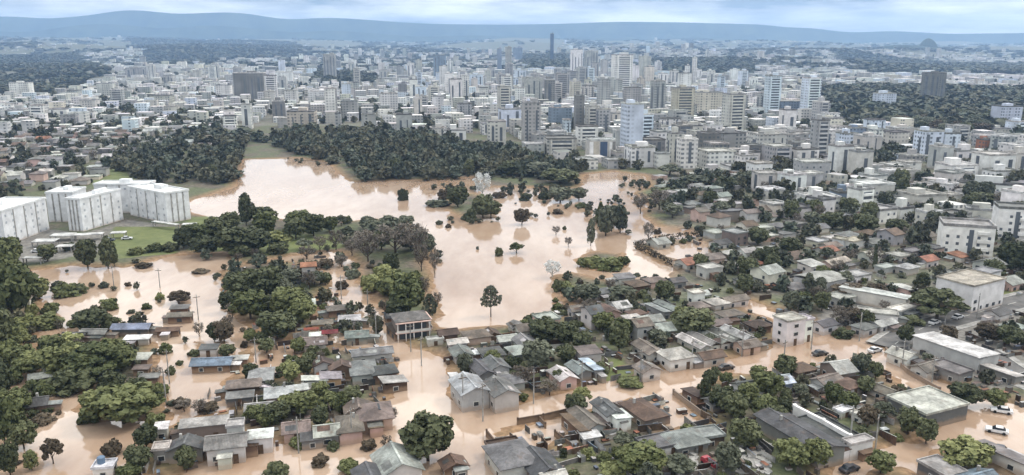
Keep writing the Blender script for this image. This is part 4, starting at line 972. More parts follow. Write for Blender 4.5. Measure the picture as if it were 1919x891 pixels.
def window_rows(root, faces, w_, d_, h_, z0=1.0, dx=3.2, dz=2.8):
    """joined panes: single ones are too small to pick apart in the photograph"""
    b = MB()
    for face, L in faces:
        n = int(L / dx)
        for k in range(n):
            t = -L / 2 + L * (k + .5) / n
            for i in range(int((h_ - z0) / dz)):
                if random.random() < .15: continue
                z = z0 + i * dz + .6
                if face in (0, 2):
                    y = (-1 if face == 0 else 1) * d_ / 2; b.box(t - .55, t + .55, y - .05, y + .05, z, z + 1.15)
                else:
                    x = (1 if face == 1 else -1) * w_ / 2; b.box(x - .05, x + .05, t - .55, t + .55, z, z + 1.15)
    o = b.obj('windows', M['strip'], root); o['kind'] = 'stuff'
def build_building(s):
    w_, d_, h_, rot = s['w'], s['d'], s['h'], R(s['rot'])
    x, y = s['x'], s['y']; rnd = random.Random(int(x * 13 + y * 7))
    far = y > 1500
    tall = h_ > 18; name = 'tower_block' if tall else 'low_rise_building'
    zb = float(farz(x, y)) - .55; h_ = max(5, h_ - zb) if s.get('hand') else h_
    e = empty(name, x, y, zb, rot)
    wc = jit(PAL[s['wc']], .08); st = s['style']
    near = y < 520
    ubox('wall', e, M['wall'] if near or st == 'panels' or (st == 'strips' and rnd.random() < .4) else M['facade'], 0, 0, -.5, w_, d_, h_ + .5, wc)
    b = MB()
    t_ = max(.4, y * .0006)
    b.box(-w_ / 2 - .2, w_ / 2 + .2, -d_ / 2 - .2, d_ / 2 + .2, h_ + .005, h_ + .3)
    for q in ((-w_ / 2 - .2, w_ / 2 + .2, -d_ / 2 - .2, -d_ / 2 + t_), (-w_ / 2 - .2, w_ / 2 + .2, d_ / 2 - t_, d_ / 2 + .2),
              (-w_ / 2 - .2, -w_ / 2 + t_, -d_ / 2 + t_, d_ / 2 - t_), (w_ / 2 - t_, w_ / 2 + .2, -d_ / 2 + t_, d_ / 2 - t_)): b.box(*q, h_ + .3, h_ + 1.1)
    b.obj('roof', M['roof'], e, jit(PAL[rnd.choice(('lightgrey', 'offwhite', 'grey', 'white'))], .1))
    if (not far and rnd.random() < .45) or tall:
        ubox('lift_house', e, M['wall'], w_ * rnd.uniform(-.2, .2), d_ * .1, h_ + .3, w_ * rnd.uniform(.25, .45), d_ * .4, rnd.uniform(2.2, 4.2), tuple(v * .95 for v in wc))
        if rnd.random() < .4: ubox('water_tank', e, M['wall'], -w_ * .3, -d_ * .2, h_ + .3, min(3, w_ * .2), min(3, d_ * .2), 1.8, PAL['grey'])
    vis = []
    for face, nx, ny, L in ((0, 0, -1, w_), (1, 1, 0, d_), (2, 0, 1, w_), (3, -1, 0, d_)):
        if -x * (nx * math.cos(rot) - ny * math.sin(rot)) - y * (nx * math.sin(rot) + ny * math.cos(rot)) > .1 * math.hypot(x, y): vis.append((face, L))
    if st == 'strips':
        n = max(1, min(4, int(w_ / 6.5)))
        for face, L in vis:
            m_ = n if face == 0 else rnd.choice((0, 1, 1, 2))
            for k in range(m_):
                if m_ > 2 and rnd.random() < .25: continue
                t = -L / 2 + L * (k + rnd.uniform(.35, .65)) / m_
                z0_ = rnd.choice((.5, 2.5, 4)); place_on_wall('window_strip', e, M['strip'], face, t, z0_, L / m_ * rnd.uniform(.14, .34), (h_ - z0_) * rnd.uniform(.72, .95), w_, d_, .12)
    elif st == 'balcony':
        c = tuple(min(.8, v * 1.15) for v in wc)
        place_on_wall('window_strip', e, M['strip'], 0, 0, 1.5, w_ * .72, h_ - 2.5, w_, d_, .1)
        b = MB(); k = 0
        while 2.4 + k * 3 < h_ - 1:
            z = 2.4 + k * 3; b.box(-w_ * .33, w_ * .33, -d_ / 2 - 1.3, -d_ / 2 - .17, z, z + 1.15); k += 1
        q = b.obj('balconies', M['wall'], e, c); q['kind'] = 'stuff'
        for sgn in (-1, 1): place_on_wall('pier', e, M['wall'], 0, sgn * w_ * .36, .5, w_ * .05, h_ - .5, w_, d_, .9, c)
    elif st == 'windows':
        window_rows(e, [v for v in vis if v[0] == 0], w_, d_, h_, 1.2)
        place_on_wall('stair_strip', e, M['strip'], 0, w_ * .05, 1.5, 1.6, h_ - 2.5, w_, d_, .1)
        for k in range(3): ubox('balcony', e, M['wall'], w_ * .28, -d_ / 2 - .6, 3 + k * 3.2, 4.2, 1.2, 1.1, wc)
    elif st == 'panels':
        for t, c, ww in ((-.42, 'white', .14), (-.24, 'beige', .2), (.04, 'darkblue', .26), (.3, 'white', .1), (.42, 'grey', .1)):
            place_on_wall('facade_panel', e, M['wall'], 0, w_ * t, .6, w_ * ww, h_ - 1.5, w_, d_, .35, PAL[c])
    elif near: window_rows(e, vis, w_, d_, h_, .8, 3.6)
    sz = 'slim ' if tall and w_ < 13 else 'wide ' if w_ > 24 else ''
    stw = ''
    noun = {'strips': 'strip-windowed ', 'balcony': 'balconied '}.get(st, '') + ('tower' if tall else 'low block')
    return tag(e, 'tower block' if tall else 'building', 'tower blocks of the town' if tall else 'low-rise buildings of the town', s.get('label'), f"{sz}{word(s['wc'])} {noun}{stw}")

# ---- the white apartment complex on the left bank
def apartment(x, y, w_, d_, h_, rot, label, faces):
    e = empty('apartment_block', x, y, 0, R(rot))
    ubox('wall', e, M['wall'], 0, 0, -.5, w_, d_, h_ + .5, (.64, .65, .66))
    b = MB().box(-w_ / 2 - .25, w_ / 2 + .25, -d_ / 2 - .25, d_ / 2 + .25, h_ + .01, h_ + .3)
    for q in ((-w_ / 2 - .25, w_ / 2 + .25, -d_ / 2 - .25, -d_ / 2 + .2), (-w_ / 2 - .25, w_ / 2 + .25, d_ / 2 - .2, d_ / 2 + .25),
              (-w_ / 2 - .25, -w_ / 2 + .2, -d_ / 2 + .2, d_ / 2 - .2), (w_ / 2 - .2, w_ / 2 + .25, -d_ / 2 + .2, d_ / 2 - .2)): b.box(*q, h_ + .3, h_ + .9)
    b.obj('roof', M['wall'], e, (.62, .63, .63))
    ubox('lift_house', e, M['wall'], 0, d_ * .15, h_ + .3, w_ * .2, d_ * .3, 1.8, (.66, .67, .67))
    fl = []
    for face in faces:
        L = w_ if face in (0, 2) else d_
        fl.append((face, L))
        for t in (-.26, -.02, .24):
            place_on_wall('drain_recess', e, M['concrete'], face, L * t, .5, .7, h_ - .6, w_, d_, .06)
    b = MB()
    for face, L in fl:
        n = max(2, int(L / 4.2))
        for k in range(n):
            t = -L / 2 + L * (k + .5) / n
            for i in range(int(h_ / 2.8)):
                if random.random() < .22: continue
                z = .9 + i * 2.8
                hw_ = .5
                if face in (0, 2):
                    yy = (-1 if face == 0 else 1) * d_ / 2; b.box(t - hw_, t + hw_, yy - .04, yy + .04, z, z + 1.0)
                else:
                    xx = (1 if face == 1 else -1) * w_ / 2; b.box(xx - .04, xx + .04, t - hw_, t + hw_, z, z + 1.0)
    o = b.obj('windows', M['apt'], e); o['kind'] = 'stuff'
    tag(e, 'apartment block', 'white apartment complex', label)
    occ_add(x, y, math.hypot(w_, d_) * .5)
M['apt'] = mat_flat('curtained_glass', (.36, .39, .42), .3, .4, .3, .3)
apartment(-217,337,30,18,14.5,88,'white apartment block at the far left edge of the complex',(0,3,1))
apartment(-211,375,12,14,14,4,'white apartment block behind the projecting wing',(0,))
apartment(-190.7,361,7.4,26,14.7,-13,'white apartment wing with window columns projecting towards the car park',(0,1))
apartment(-169.3,379,32,12,14.2,-36,'white apartment block beside the lake with a blank end wall',(0,1))
apartment(-192,394,26,10,14.4,0,'white apartment block at the back linking the complex',(0,))
def carport(px, py, w_, d_, rot, label):
    x, y = G(px, py, 2.8); e = empty('carport', x, y, zat(x, y), R(rot))
    ubox('roof', e, M['roof'], 0, 0, 2.4, w_, d_, .25, (.62, .62, .6))
    for sx in (-1, 1):
        for sy in (-1, 1): ubox('post', e, M['concrete'], sx * (w_ / 2 - .4), sy * (d_ / 2 - .4), -.3, .3, .3, 2.7)
    tag(e, 'carport', 'flat carports beside the white complex', label); occ_add(x, y, w_ * .5)
carport(85,452,9,6,10,'wide white carport roof beside the left apartment block'); carport(118,441,9,6,8,'white carport roof below the projecting apartment wing'); carport(122,462,6,4,10,'small white carport at the front of the car park')
carport(165,440,12,4,14,'long grey carport in front of the window-column block'); carport(222,437,6,4,12,'white carport at the edge of the lawn'); carport(62,484,7,3,4,'narrow white carport under the dark trees')
carport(310,419,16,2.2,-28,'long thin white covered walkway beside the lawn'); carport(355,421,6,3.5,10,'small white canopy beyond the covered walkway')

# ------------------------------------------------------------------ lot-by-lot filling of the blocks between the hand-placed things
def fill(poly, ang, lw, ld, ph, pt, maker, street=5):
    W = W2(poly); a = R(ang); ca, sa = math.cos(a), math.sin(a)
    us = [x * ca + y * sa for x, y in W]; vs = [-x * sa + y * ca for x, y in W]
    j = 0; v = min(vs)
    while v < max(vs):
        u = min(us); i = 0
        while u < max(us):
            x = u * ca - v * sa; y = u * sa + v * ca
            if y > 20:
                qx, qy = PX(x, y, 0.5)
                if in_poly([qx], [qy], poly)[0]: maker(x, y, ang, lw, ld, ph, pt)
            u += lw; i += 1
            if i % 7 == 6: u += 7
        v += ld; j += 1
        if j % 2 == 1: v += street
ROOFS = ['grey'] * 5 + ['greybrown'] * 5 + ['lightgrey'] * 3 + ['darkgrey'] * 3 + ['brown'] * 3 + ['offwhite'] * 2 + ['greengrey', 'terracotta', 'white', 'white']
WALLS = ['offwhite'] * 4 + ['lightgrey'] * 3 + ['white'] * 2 + ['pink', 'greybrown', 'cream', 'grey']
def lots(sc=1.0, flat=.15, tall=.12, leafs=(D_, D_, D_, MI, MI, GR, GR, BR), kinds=('round', 'round', 'round', 'spread', 'tall', 'bare'), tree=1.0):
    def mk(x, y, ang, lw, ld, ph, pt):
        x += random.uniform(-.08, .08) * lw; y += random.uniform(-.08, .08) * ld
        if random.random() < ph:
            w_ = lw * random.uniform(.55, .85); d_ = ld * random.uniform(.4, .65); h_ = random.uniform(2.2, 3.2) if random.random() > tall else random.uniform(4.4, 5.8)
            if w_ < d_ * .8 and random.random() < .8: rt = 90; w_, d_ = d_, w_
            else: rt = 0
            if occ_free(x, y, min(w_, d_) * .42) and not wet(x, y, 2):
                roof = 'flat' if random.random() < flat else random.choice(('gable', 'gable', 'gable', 'hip', 'hip', 'shed'))
                rc = random.choice(ROOFS) if roof != 'flat' else random.choice(('offwhite', 'lightgrey', 'grey'))
                HOUSES.append(dict(x=x, y=y, w=w_, d=d_, h=h_, rot=ang + rt + random.uniform(-5, 5), roof=roof, rc=rc, wc=random.choice(WALLS), hand=False))
                occ_add(x, y, min(w_, d_) * .5)
        for k in range(2):
            if random.random() < pt:
                tx = x + random.uniform(-.5, .5) * lw; ty = y + random.uniform(-.5, .5) * ld
                if occ_free(tx, ty, 1.0) and not wet(tx, ty, 1):
                    kd = random.choice(kinds); s_ = random.uniform(4, 8.5) * tree
                    lf = TW if kd == 'bare' else random.choice(leafs)
                    tree_xy(tx, ty, s_, s_ * random.uniform(.75, 1.2), kd, lf); occ_add(tx, ty, s_ * .25)
            if random.random() < min(.85, pt * 1.1):
                tx = x + random.uniform(-.5, .5) * lw; ty = y + random.uniform(-.5, .5) * ld
                if occ_free(tx, ty, .4) and not wet(tx, ty, 0): tree_xy(tx, ty, random.uniform(2, 4), random.uniform(1.5, 3), 'bush', random.choice((D_, MI, GR)))
    return mk
for q_ in ((1331,868),(1868,806),(1877,769),(1592,878),(1537,662),(1361,688),(1751,607),(1795,597),(1700,628),(1310,838)): occ_add(*G(*q_, .6), 3.6)
fill([(830,680),(900,640),(1000,602),(1110,545),(1180,528),(1265,508),(1400,562),(1450,605),(1440,660),(1300,683),(1060,728),(960,752),(880,765)], 22, 7.4, 9.5, .92, .6, lots(tree=.66))
fill([(1270,740),(1360,705),(1480,692),(1640,685),(1720,740),(1765,795),(1700,825),(1570,852),(1550,960),(1550,960),(960,960),(930,815),(1180,750),(1250,802)], 22, 9, 12, .5, .6, lots(tree=.78))
fill([(1660,668),(1730,625),(1919,580),(2450,560),(2450,800),(2300,830),(1830,738),(1760,710)], 28, 10, 13, .65, .35, lots(tree=.75))
fill([(430,700),(560,650),(740,655),(752,720),(730,800),(540,835),(320,930),(240,930),(330,790),(430,760)], 16, 7.5, 9.5, .72, .5, lots(tree=.7))
fill([(410,515),(480,495),(610,515),(625,545),(600,610),(480,615),(430,590)], 12, 8, 10, .45, .6, lots(tree=.8))
fill([(-60,560),(70,560),(110,620),(90,700),(-60,760)], 12, 7, 8, .12, .95, lots(tree=.95, leafs=(MI, MI, LI, D_, GR)))
fill([(80,640),(300,650),(320,790),(180,790),(100,730)], 12, 8, 9, .16, .6, lots(tree=.8, leafs=(MI, MI, LI, D_)))
fill([(-560,345),(90,360),(80,372),(-560,420)], 8, 14, 16, .6, .8, lots())

def scrub(x, y, ang, lw, ld, ph, pt):
    x += random.uniform(-.5, .5) * lw; y += random.uniform(-.5, .5) * ld
    if hashn(np.array([x / 13.]), np.array([y / 13.]))[0] < 1 - ph or not occ_free(x, y, .8): return
    s_ = random.uniform(1.4, 4.6); k = random.random()
    if k < .62: tree_xy(x, y, s_, s_ * random.uniform(.4, .75), 'bush', random.choice((D_, MI, GR, BR, BR, GR)))
    elif k < .8: tree_xy(x, y, s_ * 1.1, s_ * 1.1, 'bare', TW)
    else: tree_xy(x, y, s_ * 1.2, s_ * 1.1, 'round', random.choice((D_, MI, GR)))
    occ_add(x, y, s_ * .3)
fill([(60,505),(420,478),(430,560),(300,600),(200,560),(90,600)], 10, 7, 7, .34, 1, scrub, 0)
fill([(420,470),(640,455),(820,440),(815,600),(700,600),(600,640),(440,640)], 10, 4.6, 4.6, .52, 1, scrub, 0)
fill([(820,345),(1090,350),(1215,335),(1300,450),(1190,460),(1080,400),(900,420),(830,420)], 10, 6, 6, .4, 1, scrub, 0)
fill([(1040,520),(1250,510),(1270,560),(1080,610),(1040,560)], 10, 5, 5, .5, 1, scrub, 0)
fill([(0,520),(320,600),(330,800),(200,891),(0,891)], 10, 5, 5, .5, 1, scrub, 0)
fill([(330,560),(760,600),(760,840),(330,891),(380,720)], 10, 4.6, 4.6, .42, 1, scrub, 0)
fill([(500,292),(700,338),(1090,345),(1090,322),(640,300)], 10, 8, 8, .5, 1, scrub, 0)

WOODS = [([(500,266),(560,250),(640,250),(740,250),(830,272),(930,286),(1010,302),(1085,324),(1092,338),(900,336),(660,341),(625,308),(540,285)], 8.5, 10.5),
         ([(1530,166),(1730,166),(1900,172),(2450,185),(2450,240),(1880,248),(1780,258),(1700,243),(1560,228)], 17, 12),
         ([(225,292),(330,280),(440,290),(452,320),(440,345),(265,347),(215,315)], 8.5, 9.5),
         ([(340,252),(480,255),(500,268),(450,282),(400,275),(330,272)], 11, 8.5),
         ([(590,140),(700,145),(730,158),(650,166),(590,158)], 17, 12), ([(980,120),(1075,120),(1060,137),(990,137)], 26, 14), ([(-420,116),(150,118),(210,145),(110,180),(-420,188)], 20, 10),
         ([(230,102),(560,108),(560,122),(300,128)], 34, 14), ([(1230,128),(1400,130),(1420,146),(1260,146)], 26, 12), ([(1560,118),(1700,122),(2450,130),(2450,150),(1620,140)], 34, 14), ([(740,262),(800,262),(860,280),(760,280)], 9, 12)]
def in_woods(x, y):
    qx, qy = PX(x, y, .5)
    return any(in_poly([qx], [qy], p)[0] for p, _, _ in WOODS)
for p, sp_, th in WOODS:
    def wood(x, y, ang, lw, ld, ph, pt):
        x += random.uniform(-.4, .4) * lw; y += random.uniform(-.4, .4) * ld
        if hashn(np.array([x / 34.]), np.array([y / 34.]))[0] < (.16 if y < 1000 else .16 if x > 0 else .55): return
        if not wet(x, y, 1) and occ_free(x, y, 1):
            s_ = lw * random.uniform(1.0, 1.5)
            tree_xy(x, y, s_, min(max(th * random.uniform(.55, 1.15), s_ * .5), 17), random.choice(('round', 'round', 'tall', 'spread')), random.choice((D_, D_, GR, GR, GR, MI, BR)))
    fill(p, 17, sp_, sp_, 1, 1, wood, 0)

CORE = [(560,115),(1250,100),(1400,130),(1560,230),(1620,340),(1400,345),(1230,320),(1000,258),(800,245),(540,225),(430,180)]
TWALL = ['white'] * 4 + ['offwhite'] * 5 + ['lightgrey'] * 5 + ['bluewhite'] * 2 + ['lightgrey'] * 3 + ['white'] * 3 + ['white'] * 3 + ['cream', 'grey']
def city(x, y, ang, lw, ld, ph, pt):
    x += random.uniform(-.15, .15) * lw; y += random.uniform(-.15, .15) * ld
    if in_woods(x, y): return
    qx, qy = PX(x, y, .5); core = in_poly([qx], [qy], CORE)[0]
    r = random.random()
    if r < ph:
        w_ = lw * random.uniform(.5, .85); d_ = ld * random.uniform(.45, .75)
        if not occ_free(x, y, min(w_, d_) * .45) or wet(x, y, 3): return
        q = random.random()
        h_ = random.uniform(20, 42) if q < (.05 if core else .003) else random.uniform(8, 16) if q < (.46 if core else .24) else random.uniform(3.5, 7.5)
        if h_ > 19: w_ = min(w_, 17) ; d_ = min(d_, 15)
        BUILDINGS.append(dict(x=x, y=y, w=w_, d=d_, h=h_, rot=ang + random.uniform(-3, 3), wc=random.choice(TWALL), style=random.choice(('plain', 'strips', 'balcony')) if h_ > 10 else 'plain', hand=False))
        occ_add(x, y, min(w_, d_) * .5)
    for k in range(2 if y < 1100 else 1):
        if random.random() < pt * (1 if y < 900 else .55):
            tx = x + random.uniform(-.5, .5) * lw; ty = y + random.uniform(-.5, .5) * ld
            if occ_free(tx, ty, 1.5) and not wet(tx, ty, 2):
                s_ = random.uniform(6, 11); tree_xy(tx, ty, s_, s_ * random.uniform(.75, 1.1), 'round', random.choice((D_, D_, GR)))
fill([(-560,168),(420,160),(2450,160),(2450,345),(1230,330),(1095,322),(1000,268),(900,258),(640,232),(430,232),(-560,216)], 12, 20, 22, .84, .75, city, 6)
fill([(-560,118),(2450,118),(2450,160),(-560,168)], 12, 36, 44, .7, .6, city, 10)
fill([(-560,215),(420,215),(445,252),(-560,266)], 12, 17, 19, .8, .9, city, 5)
fill([(1400,342),(2450,345),(2450,470),(1750,425),(1420,405)], 24, 14, 16, .85, .8, city, 5)
fill([(1265,505),(1215,440),(1300,440),(1215,380),(1220,335),(1300,328),(2450,345),(2450,540),(1700,610),(1640,628),(1530,608),(1470,590),(1390,560)], 28, 10, 12.5, .86, .95, lots(flat=.3, tall=.22, tree=.92, leafs=(D_, D_, D_, MI, GR, GR, BR)))
fill([(-560,215),(420,218),(460,262),(250,300),(160,345),(90,358),(-560,385)], 10, 12, 14, .85, .7, lots(flat=.55, tall=.5, tree=1.0))
# ------------------------------------------------------------------ build: the largest as things, the rest joined
def app(s): return s['w'] * SC(s['y']) * (1 + .3 * s['h'] / s['w']) + (1e5 if s.get('hand') else 0)
def in_view(s, extra=0):
    qx, qy = PX(s['x'], s['y'], s.get('h', 3))
    m_ = s['w'] * SC(s['y']) * .5 + extra
    return s['y'] > 60 and -m_ < qx < PW + m_ and qy < PH + 5 + extra and qy > 40
def split(L):
    inside = [s for s in L if in_view(s) or s.get('hand')]
    k = set(map(id, inside))
    return inside, [s for s in L if id(s) not in k and in_view(s, 560)]      # just outside the frame: still part of the place
HOUSES, OUT_H = split(HOUSES); TREES, OUT_T = split(TREES); BUILDINGS, OUT_B = split(BUILDINGS)
HOUSES.sort(key=app, reverse=True)
for s in HOUSES[:295]:
    e = build_house(s)
    if s.get('special') == 'balcony':
        w_, d_ = s['w'], s['d']
        for face, L in ((0, w_), (1, d_)):
            for z in (.5, 3.2): place_on_wall('dark_panel', e, M['dark'], face, 0, z, L * .86, 1.7, w_, d_, .04)  # near-black panels set on the wall paint the shade behind each balcony
            for z in (2.5, 5.3):
                if face == 0: ubox('balcony_slab', e, M['wall'], 0, -d_ / 2 - .6, z, w_ + 1.1, 1.1, .22, PAL['pink'])
                else: ubox('balcony_slab', e, M['wall'], w_ / 2 + .6, 0, z + .01, 1.08, d_, .22, PAL['pink'])
            for k in range(5):
                t = -L / 2 + L * k / 4
                if face == 0: ubox('column', e, M['wall'], t, -d_ / 2 - 1.0, -.8, .2, .2, 6.2, PAL['white'])
                elif k: ubox('column', e, M['wall'], w_ / 2 + 1.0, t, -.8, .2, .2, 6.2, PAL['white'])
            if face == 0: ubox('balustrade', e, M['wall'], 0, -d_ / 2 - 1.1, 2.73, w_ + .8, .1, .6, PAL['offwhite'])
            else: ubox('balustrade', e, M['wall'], w_ / 2 + 1.1, 0, 2.73, .1, d_ - .2, .6, PAL['offwhite'])
FAR_H = HOUSES[295:] + OUT_H
BUILDINGS.sort(key=app, reverse=True)
tall = [s for s in BUILDINGS if s['h'] > 18]; low = [s for s in BUILDINGS if s['h'] <= 18]
for s in tall[:170] + low[:190]: build_building(s)
FAR_B = tall[170:] + low[190:] + OUT_B
TREES.sort(key=app, reverse=True)
lim = {'bush': 280, 'bare': 70, 'pine': 10, 'leafy': 285}; used = dict.fromkeys(lim, 0); FAR_T = []
for t in TREES:
    k = t['kind'] if t['kind'] in lim else 'leafy'
    if used[k] < lim[k]: used[k] += 1; build_tree(t)
    else: FAR_T.append(t)

FAR_T += OUT_T
def stuff_blocks(name, specs, m_w, gable):
    V = []; Fq = []; C = []
    for s in specs:
        a = R(s['rot']); ca, sa = math.cos(a), math.sin(a); hx, hy = s['w'] / 2, s['d'] / 2; h_ = s['h']
        z0 = float(farz(s['x'], s['y'])) - .55 if s['y'] > 1700 else 0.0; h_ = h_ + z0; k = len(V)
        wc = jit(PAL[s['wc']], .12); rc = jit(PAL[s.get('rc', random.choice(('offwhite', 'lightgrey', 'grey', 'white')))], .2)
        rise = .4 * hy if gable and s.get('roof') != 'flat' else 0
        for z, g in ((z0, 0), (h_, .0)):
            for (p, q) in ((-hx, -hy), (hx, -hy), (hx, hy), (-hx, hy)):
                V.append((s['x'] + p * ca - q * sa, s['y'] + p * sa + q * ca, z))
        ov = .5
        if rise:
            for (p, q, z) in ((-hx - ov, -hy - ov, h_ - .2), (hx + ov, -hy - ov, h_ - .2), (hx + ov, hy + ov, h_ - .2), (-hx - ov, hy + ov, h_ - .2), (-hx - ov, 0, h_ + rise), (hx + ov, 0, h_ + rise)):
                V.append((s['x'] + p * ca - q * sa, s['y'] + p * sa + q * ca, z))
            r = k + 8
            Fq += [(k, k + 1, k + 5, k + 4), (k + 1, k + 2, k + 6, k + 5), (k + 2, k + 3, k + 7, k + 6), (k + 3, k, k + 4, k + 7), (r, r + 1, r + 5, r + 4), (r + 2, r + 3, r + 4, r + 5), (r, r + 4, r + 4, r + 3) if False else (r + 3, r, r + 4, r + 4), (r + 1, r + 2, r + 5, r + 5)]
            C += [wc] * 4 + [rc] * 2 + [wc] * 2
        else:
            Fq += [(k, k + 1, k + 5, k + 4), (k + 1, k + 2, k + 6, k + 5), (k + 2, k + 3, k + 7, k + 6), (k + 3, k, k + 4, k + 7), (k + 4, k + 5, k + 6, k + 7)]
            C += [wc] * 4 + [rc]
    me = bpy.data.meshes.new(name)
    me.from_pydata(V, [], [tuple(dict.fromkeys(f)) for f in Fq]); me.materials.append(m_w)
    at = me.attributes.new('col', 'FLOAT_COLOR', 'FACE')
    at.data.foreach_set('color', np.c_[np.array(C), np.ones(len(C))].astype(np.float32).ravel())
    me.update()
    return struct(link(name, me), 'stuff')
M['stuff_house'] = mat_roof('far_house_surfaces', 'col')
if FAR_H: stuff_blocks('distant_houses', FAR_H, M['stuff_house'], True)
if FAR_B: stuff_blocks('distant_buildings', FAR_B, M['far_wall'], False)
# the far suburbs, a few pixels each
sub = []
def far_spot():
    y = 1 / random.uniform(1 / 9300, 1 / 2700); x = random.uniform(-.85, .85) * y
    return x, y
for i in range(8600):
    x, y = far_spot()
    if hashn(np.array([x / y * 24 + 5]), np.array([9000 / y * 4.5]))[0] < .45 or in_woods(x, y): continue
    k = y / 3000; big = random.random()
    sub.append(dict(x=x, y=y, w=random.uniform(9, 20) * (1 + k * .3) * (2.6 if big < .05 else 1), d=random.uniform(9, 18), h=random.uniform(4, 8) + (random.uniform(10, 26) if big > .975 else 0), rot=random.uniform(0, 25), wc=random.choice(TWALL + ['white'] * 4)))
stuff_blocks('suburbs', sub, M['far_wall'], False)

def stuff_trees(name, specs, nq, m, size):
    rng = np.random.default_rng(5)
    tm = []
    for v in range(4):
        P, D = crown_points('round', rng)
        sel = rng.choice(len(P), nq, replace=False)
        tm.append(leaf_quads(P[sel], D[sel], size, rng))
    VV = []; CC = []
    for i, t in enumerate(specs):
        V, Q = tm[i % 4]
        a = rng.uniform(0, 6.28); ca, sa = math.cos(a), math.sin(a)
        k = .95
        W = np.empty_like(V)
        W[:, 0] = t['x'] + (V[:, 0] * ca - V[:, 1] * sa) * t['w'] * k; W[:, 1] = t['y'] + (V[:, 0] * sa + V[:, 1] * ca) * t['w'] * k; W[:, 2] = V[:, 2] * t['h'] * 1.05 + (float(farz(t['x'], t['y'])) - .4 if t['y'] > 1700 else .1)
        VV.append(W)
        k = rng.uniform(.7, 1.3); hue = rng.uniform(-.12, .14)
        CC.append(np.tile((k * (1 + hue), k, k * (1 - hue * .6)), (len(Q), 1)))
    VV = np.concatenate(VV); Q = np.arange(len(VV)).reshape(-1, 4)
    return struct(link(name, np_mesh(name, VV, Q, m, np.concatenate(CC))), 'stuff')
NEARF = [t for t in FAR_T if t['y'] < 700]; FARF = [t for t in FAR_T if t['y'] >= 700]
grove = []
for i in range(6400):
    x, y = far_spot()
    if hashn(np.array([x / y * 20 + 40]), np.array([9000 / y * 5.5 + 3]))[0] < .36: continue
    k = 1 + y / 3500
    grove.append(dict(x=x, y=y, w=random.uniform(13, 26) * k, h=random.uniform(7, 12) + y / 1400))
print('counts: houses', len(HOUSES), 'buildings', len(tall), len(low), 'trees', len(TREES), used, 'far', len(NEARF), len(FARF), len(grove))
if NEARF: stuff_trees('town_trees', NEARF, 120, M['leaf_far'], .20)
if FARF: stuff_trees('distant_trees', FARF[:13000], 38, M['leaf_far'], .34)
stuff_trees('distant_groves', grove, 36, M['leaf_far'], .36)

# loose things lying about the yards: boards, sheets, crates, bits of fence
cl = []
for poly, n in (([(830,680),(1000,602),(1265,508),(1450,605),(1440,660),(1300,683),(1060,728),(880,765)], 700), ([(1270,740),(1480,692),(1640,685),(1720,740),(1765,795),(1570,852),(1550,930),(960,930),(930,815),(1180,750)], 650),
                ([(1265,505),(1300,440),(1919,400),(1919,560),(1640,628),(1470,590)], 600), ([(430,700),(560,600),(740,645),(752,720),(730,800),(540,835),(320,891),(240,891),(330,790)], 450), ([(1660,668),(1919,580),(1919,762),(1760,710)], 250), ([(410,510),(600,470),(640,560),(560,640),(430,600)], 150)):
    xs_ = [p[0] for p in poly]; ys_ = [p[1] for p in poly]
    for i in range(n):
        px = random.uniform(min(xs_), max(xs_)); py = random.uniform(min(ys_), max(ys_))
        if not in_poly([px], [py], poly)[0]: continue
        x, y = G(px, py, .4)
        fence = random.random() < .3
        cl.append(dict(x=x, y=y, w=random.uniform(2, 5.5) if fence else random.uniform(.4, 2.2), d=.15 if fence else random.uniform(.3, 1.5), h=zat(x, y) + (random.uniform(.9, 1.7) if fence else random.uniform(.2, 1.3)), rot=22 + random.choice((0, 90)) + random.uniform(-9, 9), roof='flat',
                       wc=random.choice(('brown', 'darkbrown', 'greybrown', 'grey', 'offwhite', 'concrete') if 'concrete' in PAL else ('brown', 'darkbrown', 'greybrown', 'grey', 'offwhite', 'darkgrey')), rc=random.choice(('brown', 'grey', 'greybrown', 'white', 'offwhite', 'darkgrey', 'lightgrey', 'terracotta', 'bluegrey'))))
stuff_blocks('yard_clutter', cl, M['stuff_house'], False)

# ------------------------------------------------------------------ hedges, garden walls, awning, vehicles, poles
def line_leaves(pxs, w_, h_, leaf, name, label, cat='hedge'):
    rng = np.random.default_rng(len(label)); P = []; D = []
    pts = [np.array(G(*p)) for p in pxs]
    for a, b in zip(pts[:-1], pts[1:]):
        L = np.linalg.norm(b - a); n = int(L * 16)
        t = rng.random(n); c = a + (b - a) * t[:, None]; d = sphere_dirs(n, rng, .3)
        q = np.c_[c, np.full(n, h_ * .5)] + d * np.array((w_ / 2, w_ / 2, h_ * .55)) * (.75 + .35 * rng.random(n))[:, None]
        P.append(q); D.append(d)
    V, Q = leaf_quads(np.concatenate(P), np.concatenate(D), .55, rng)
    o = link(name, np_mesh(name, V, Q, M[leaf])); tag(o, cat, None, label)
line_leaves([(1190,463),(1250,450),(1336,440)], 2.2, 2.4, 'leaf_brown', 'hedge', 'dark straight hedge along the far side of the flooded court')
line_leaves([(1192,466),(1225,482),(1258,500)], 2.4, 2.6, 'leaf_brown', 'hedge', 'dark straight hedge along the lake side of the flooded court')
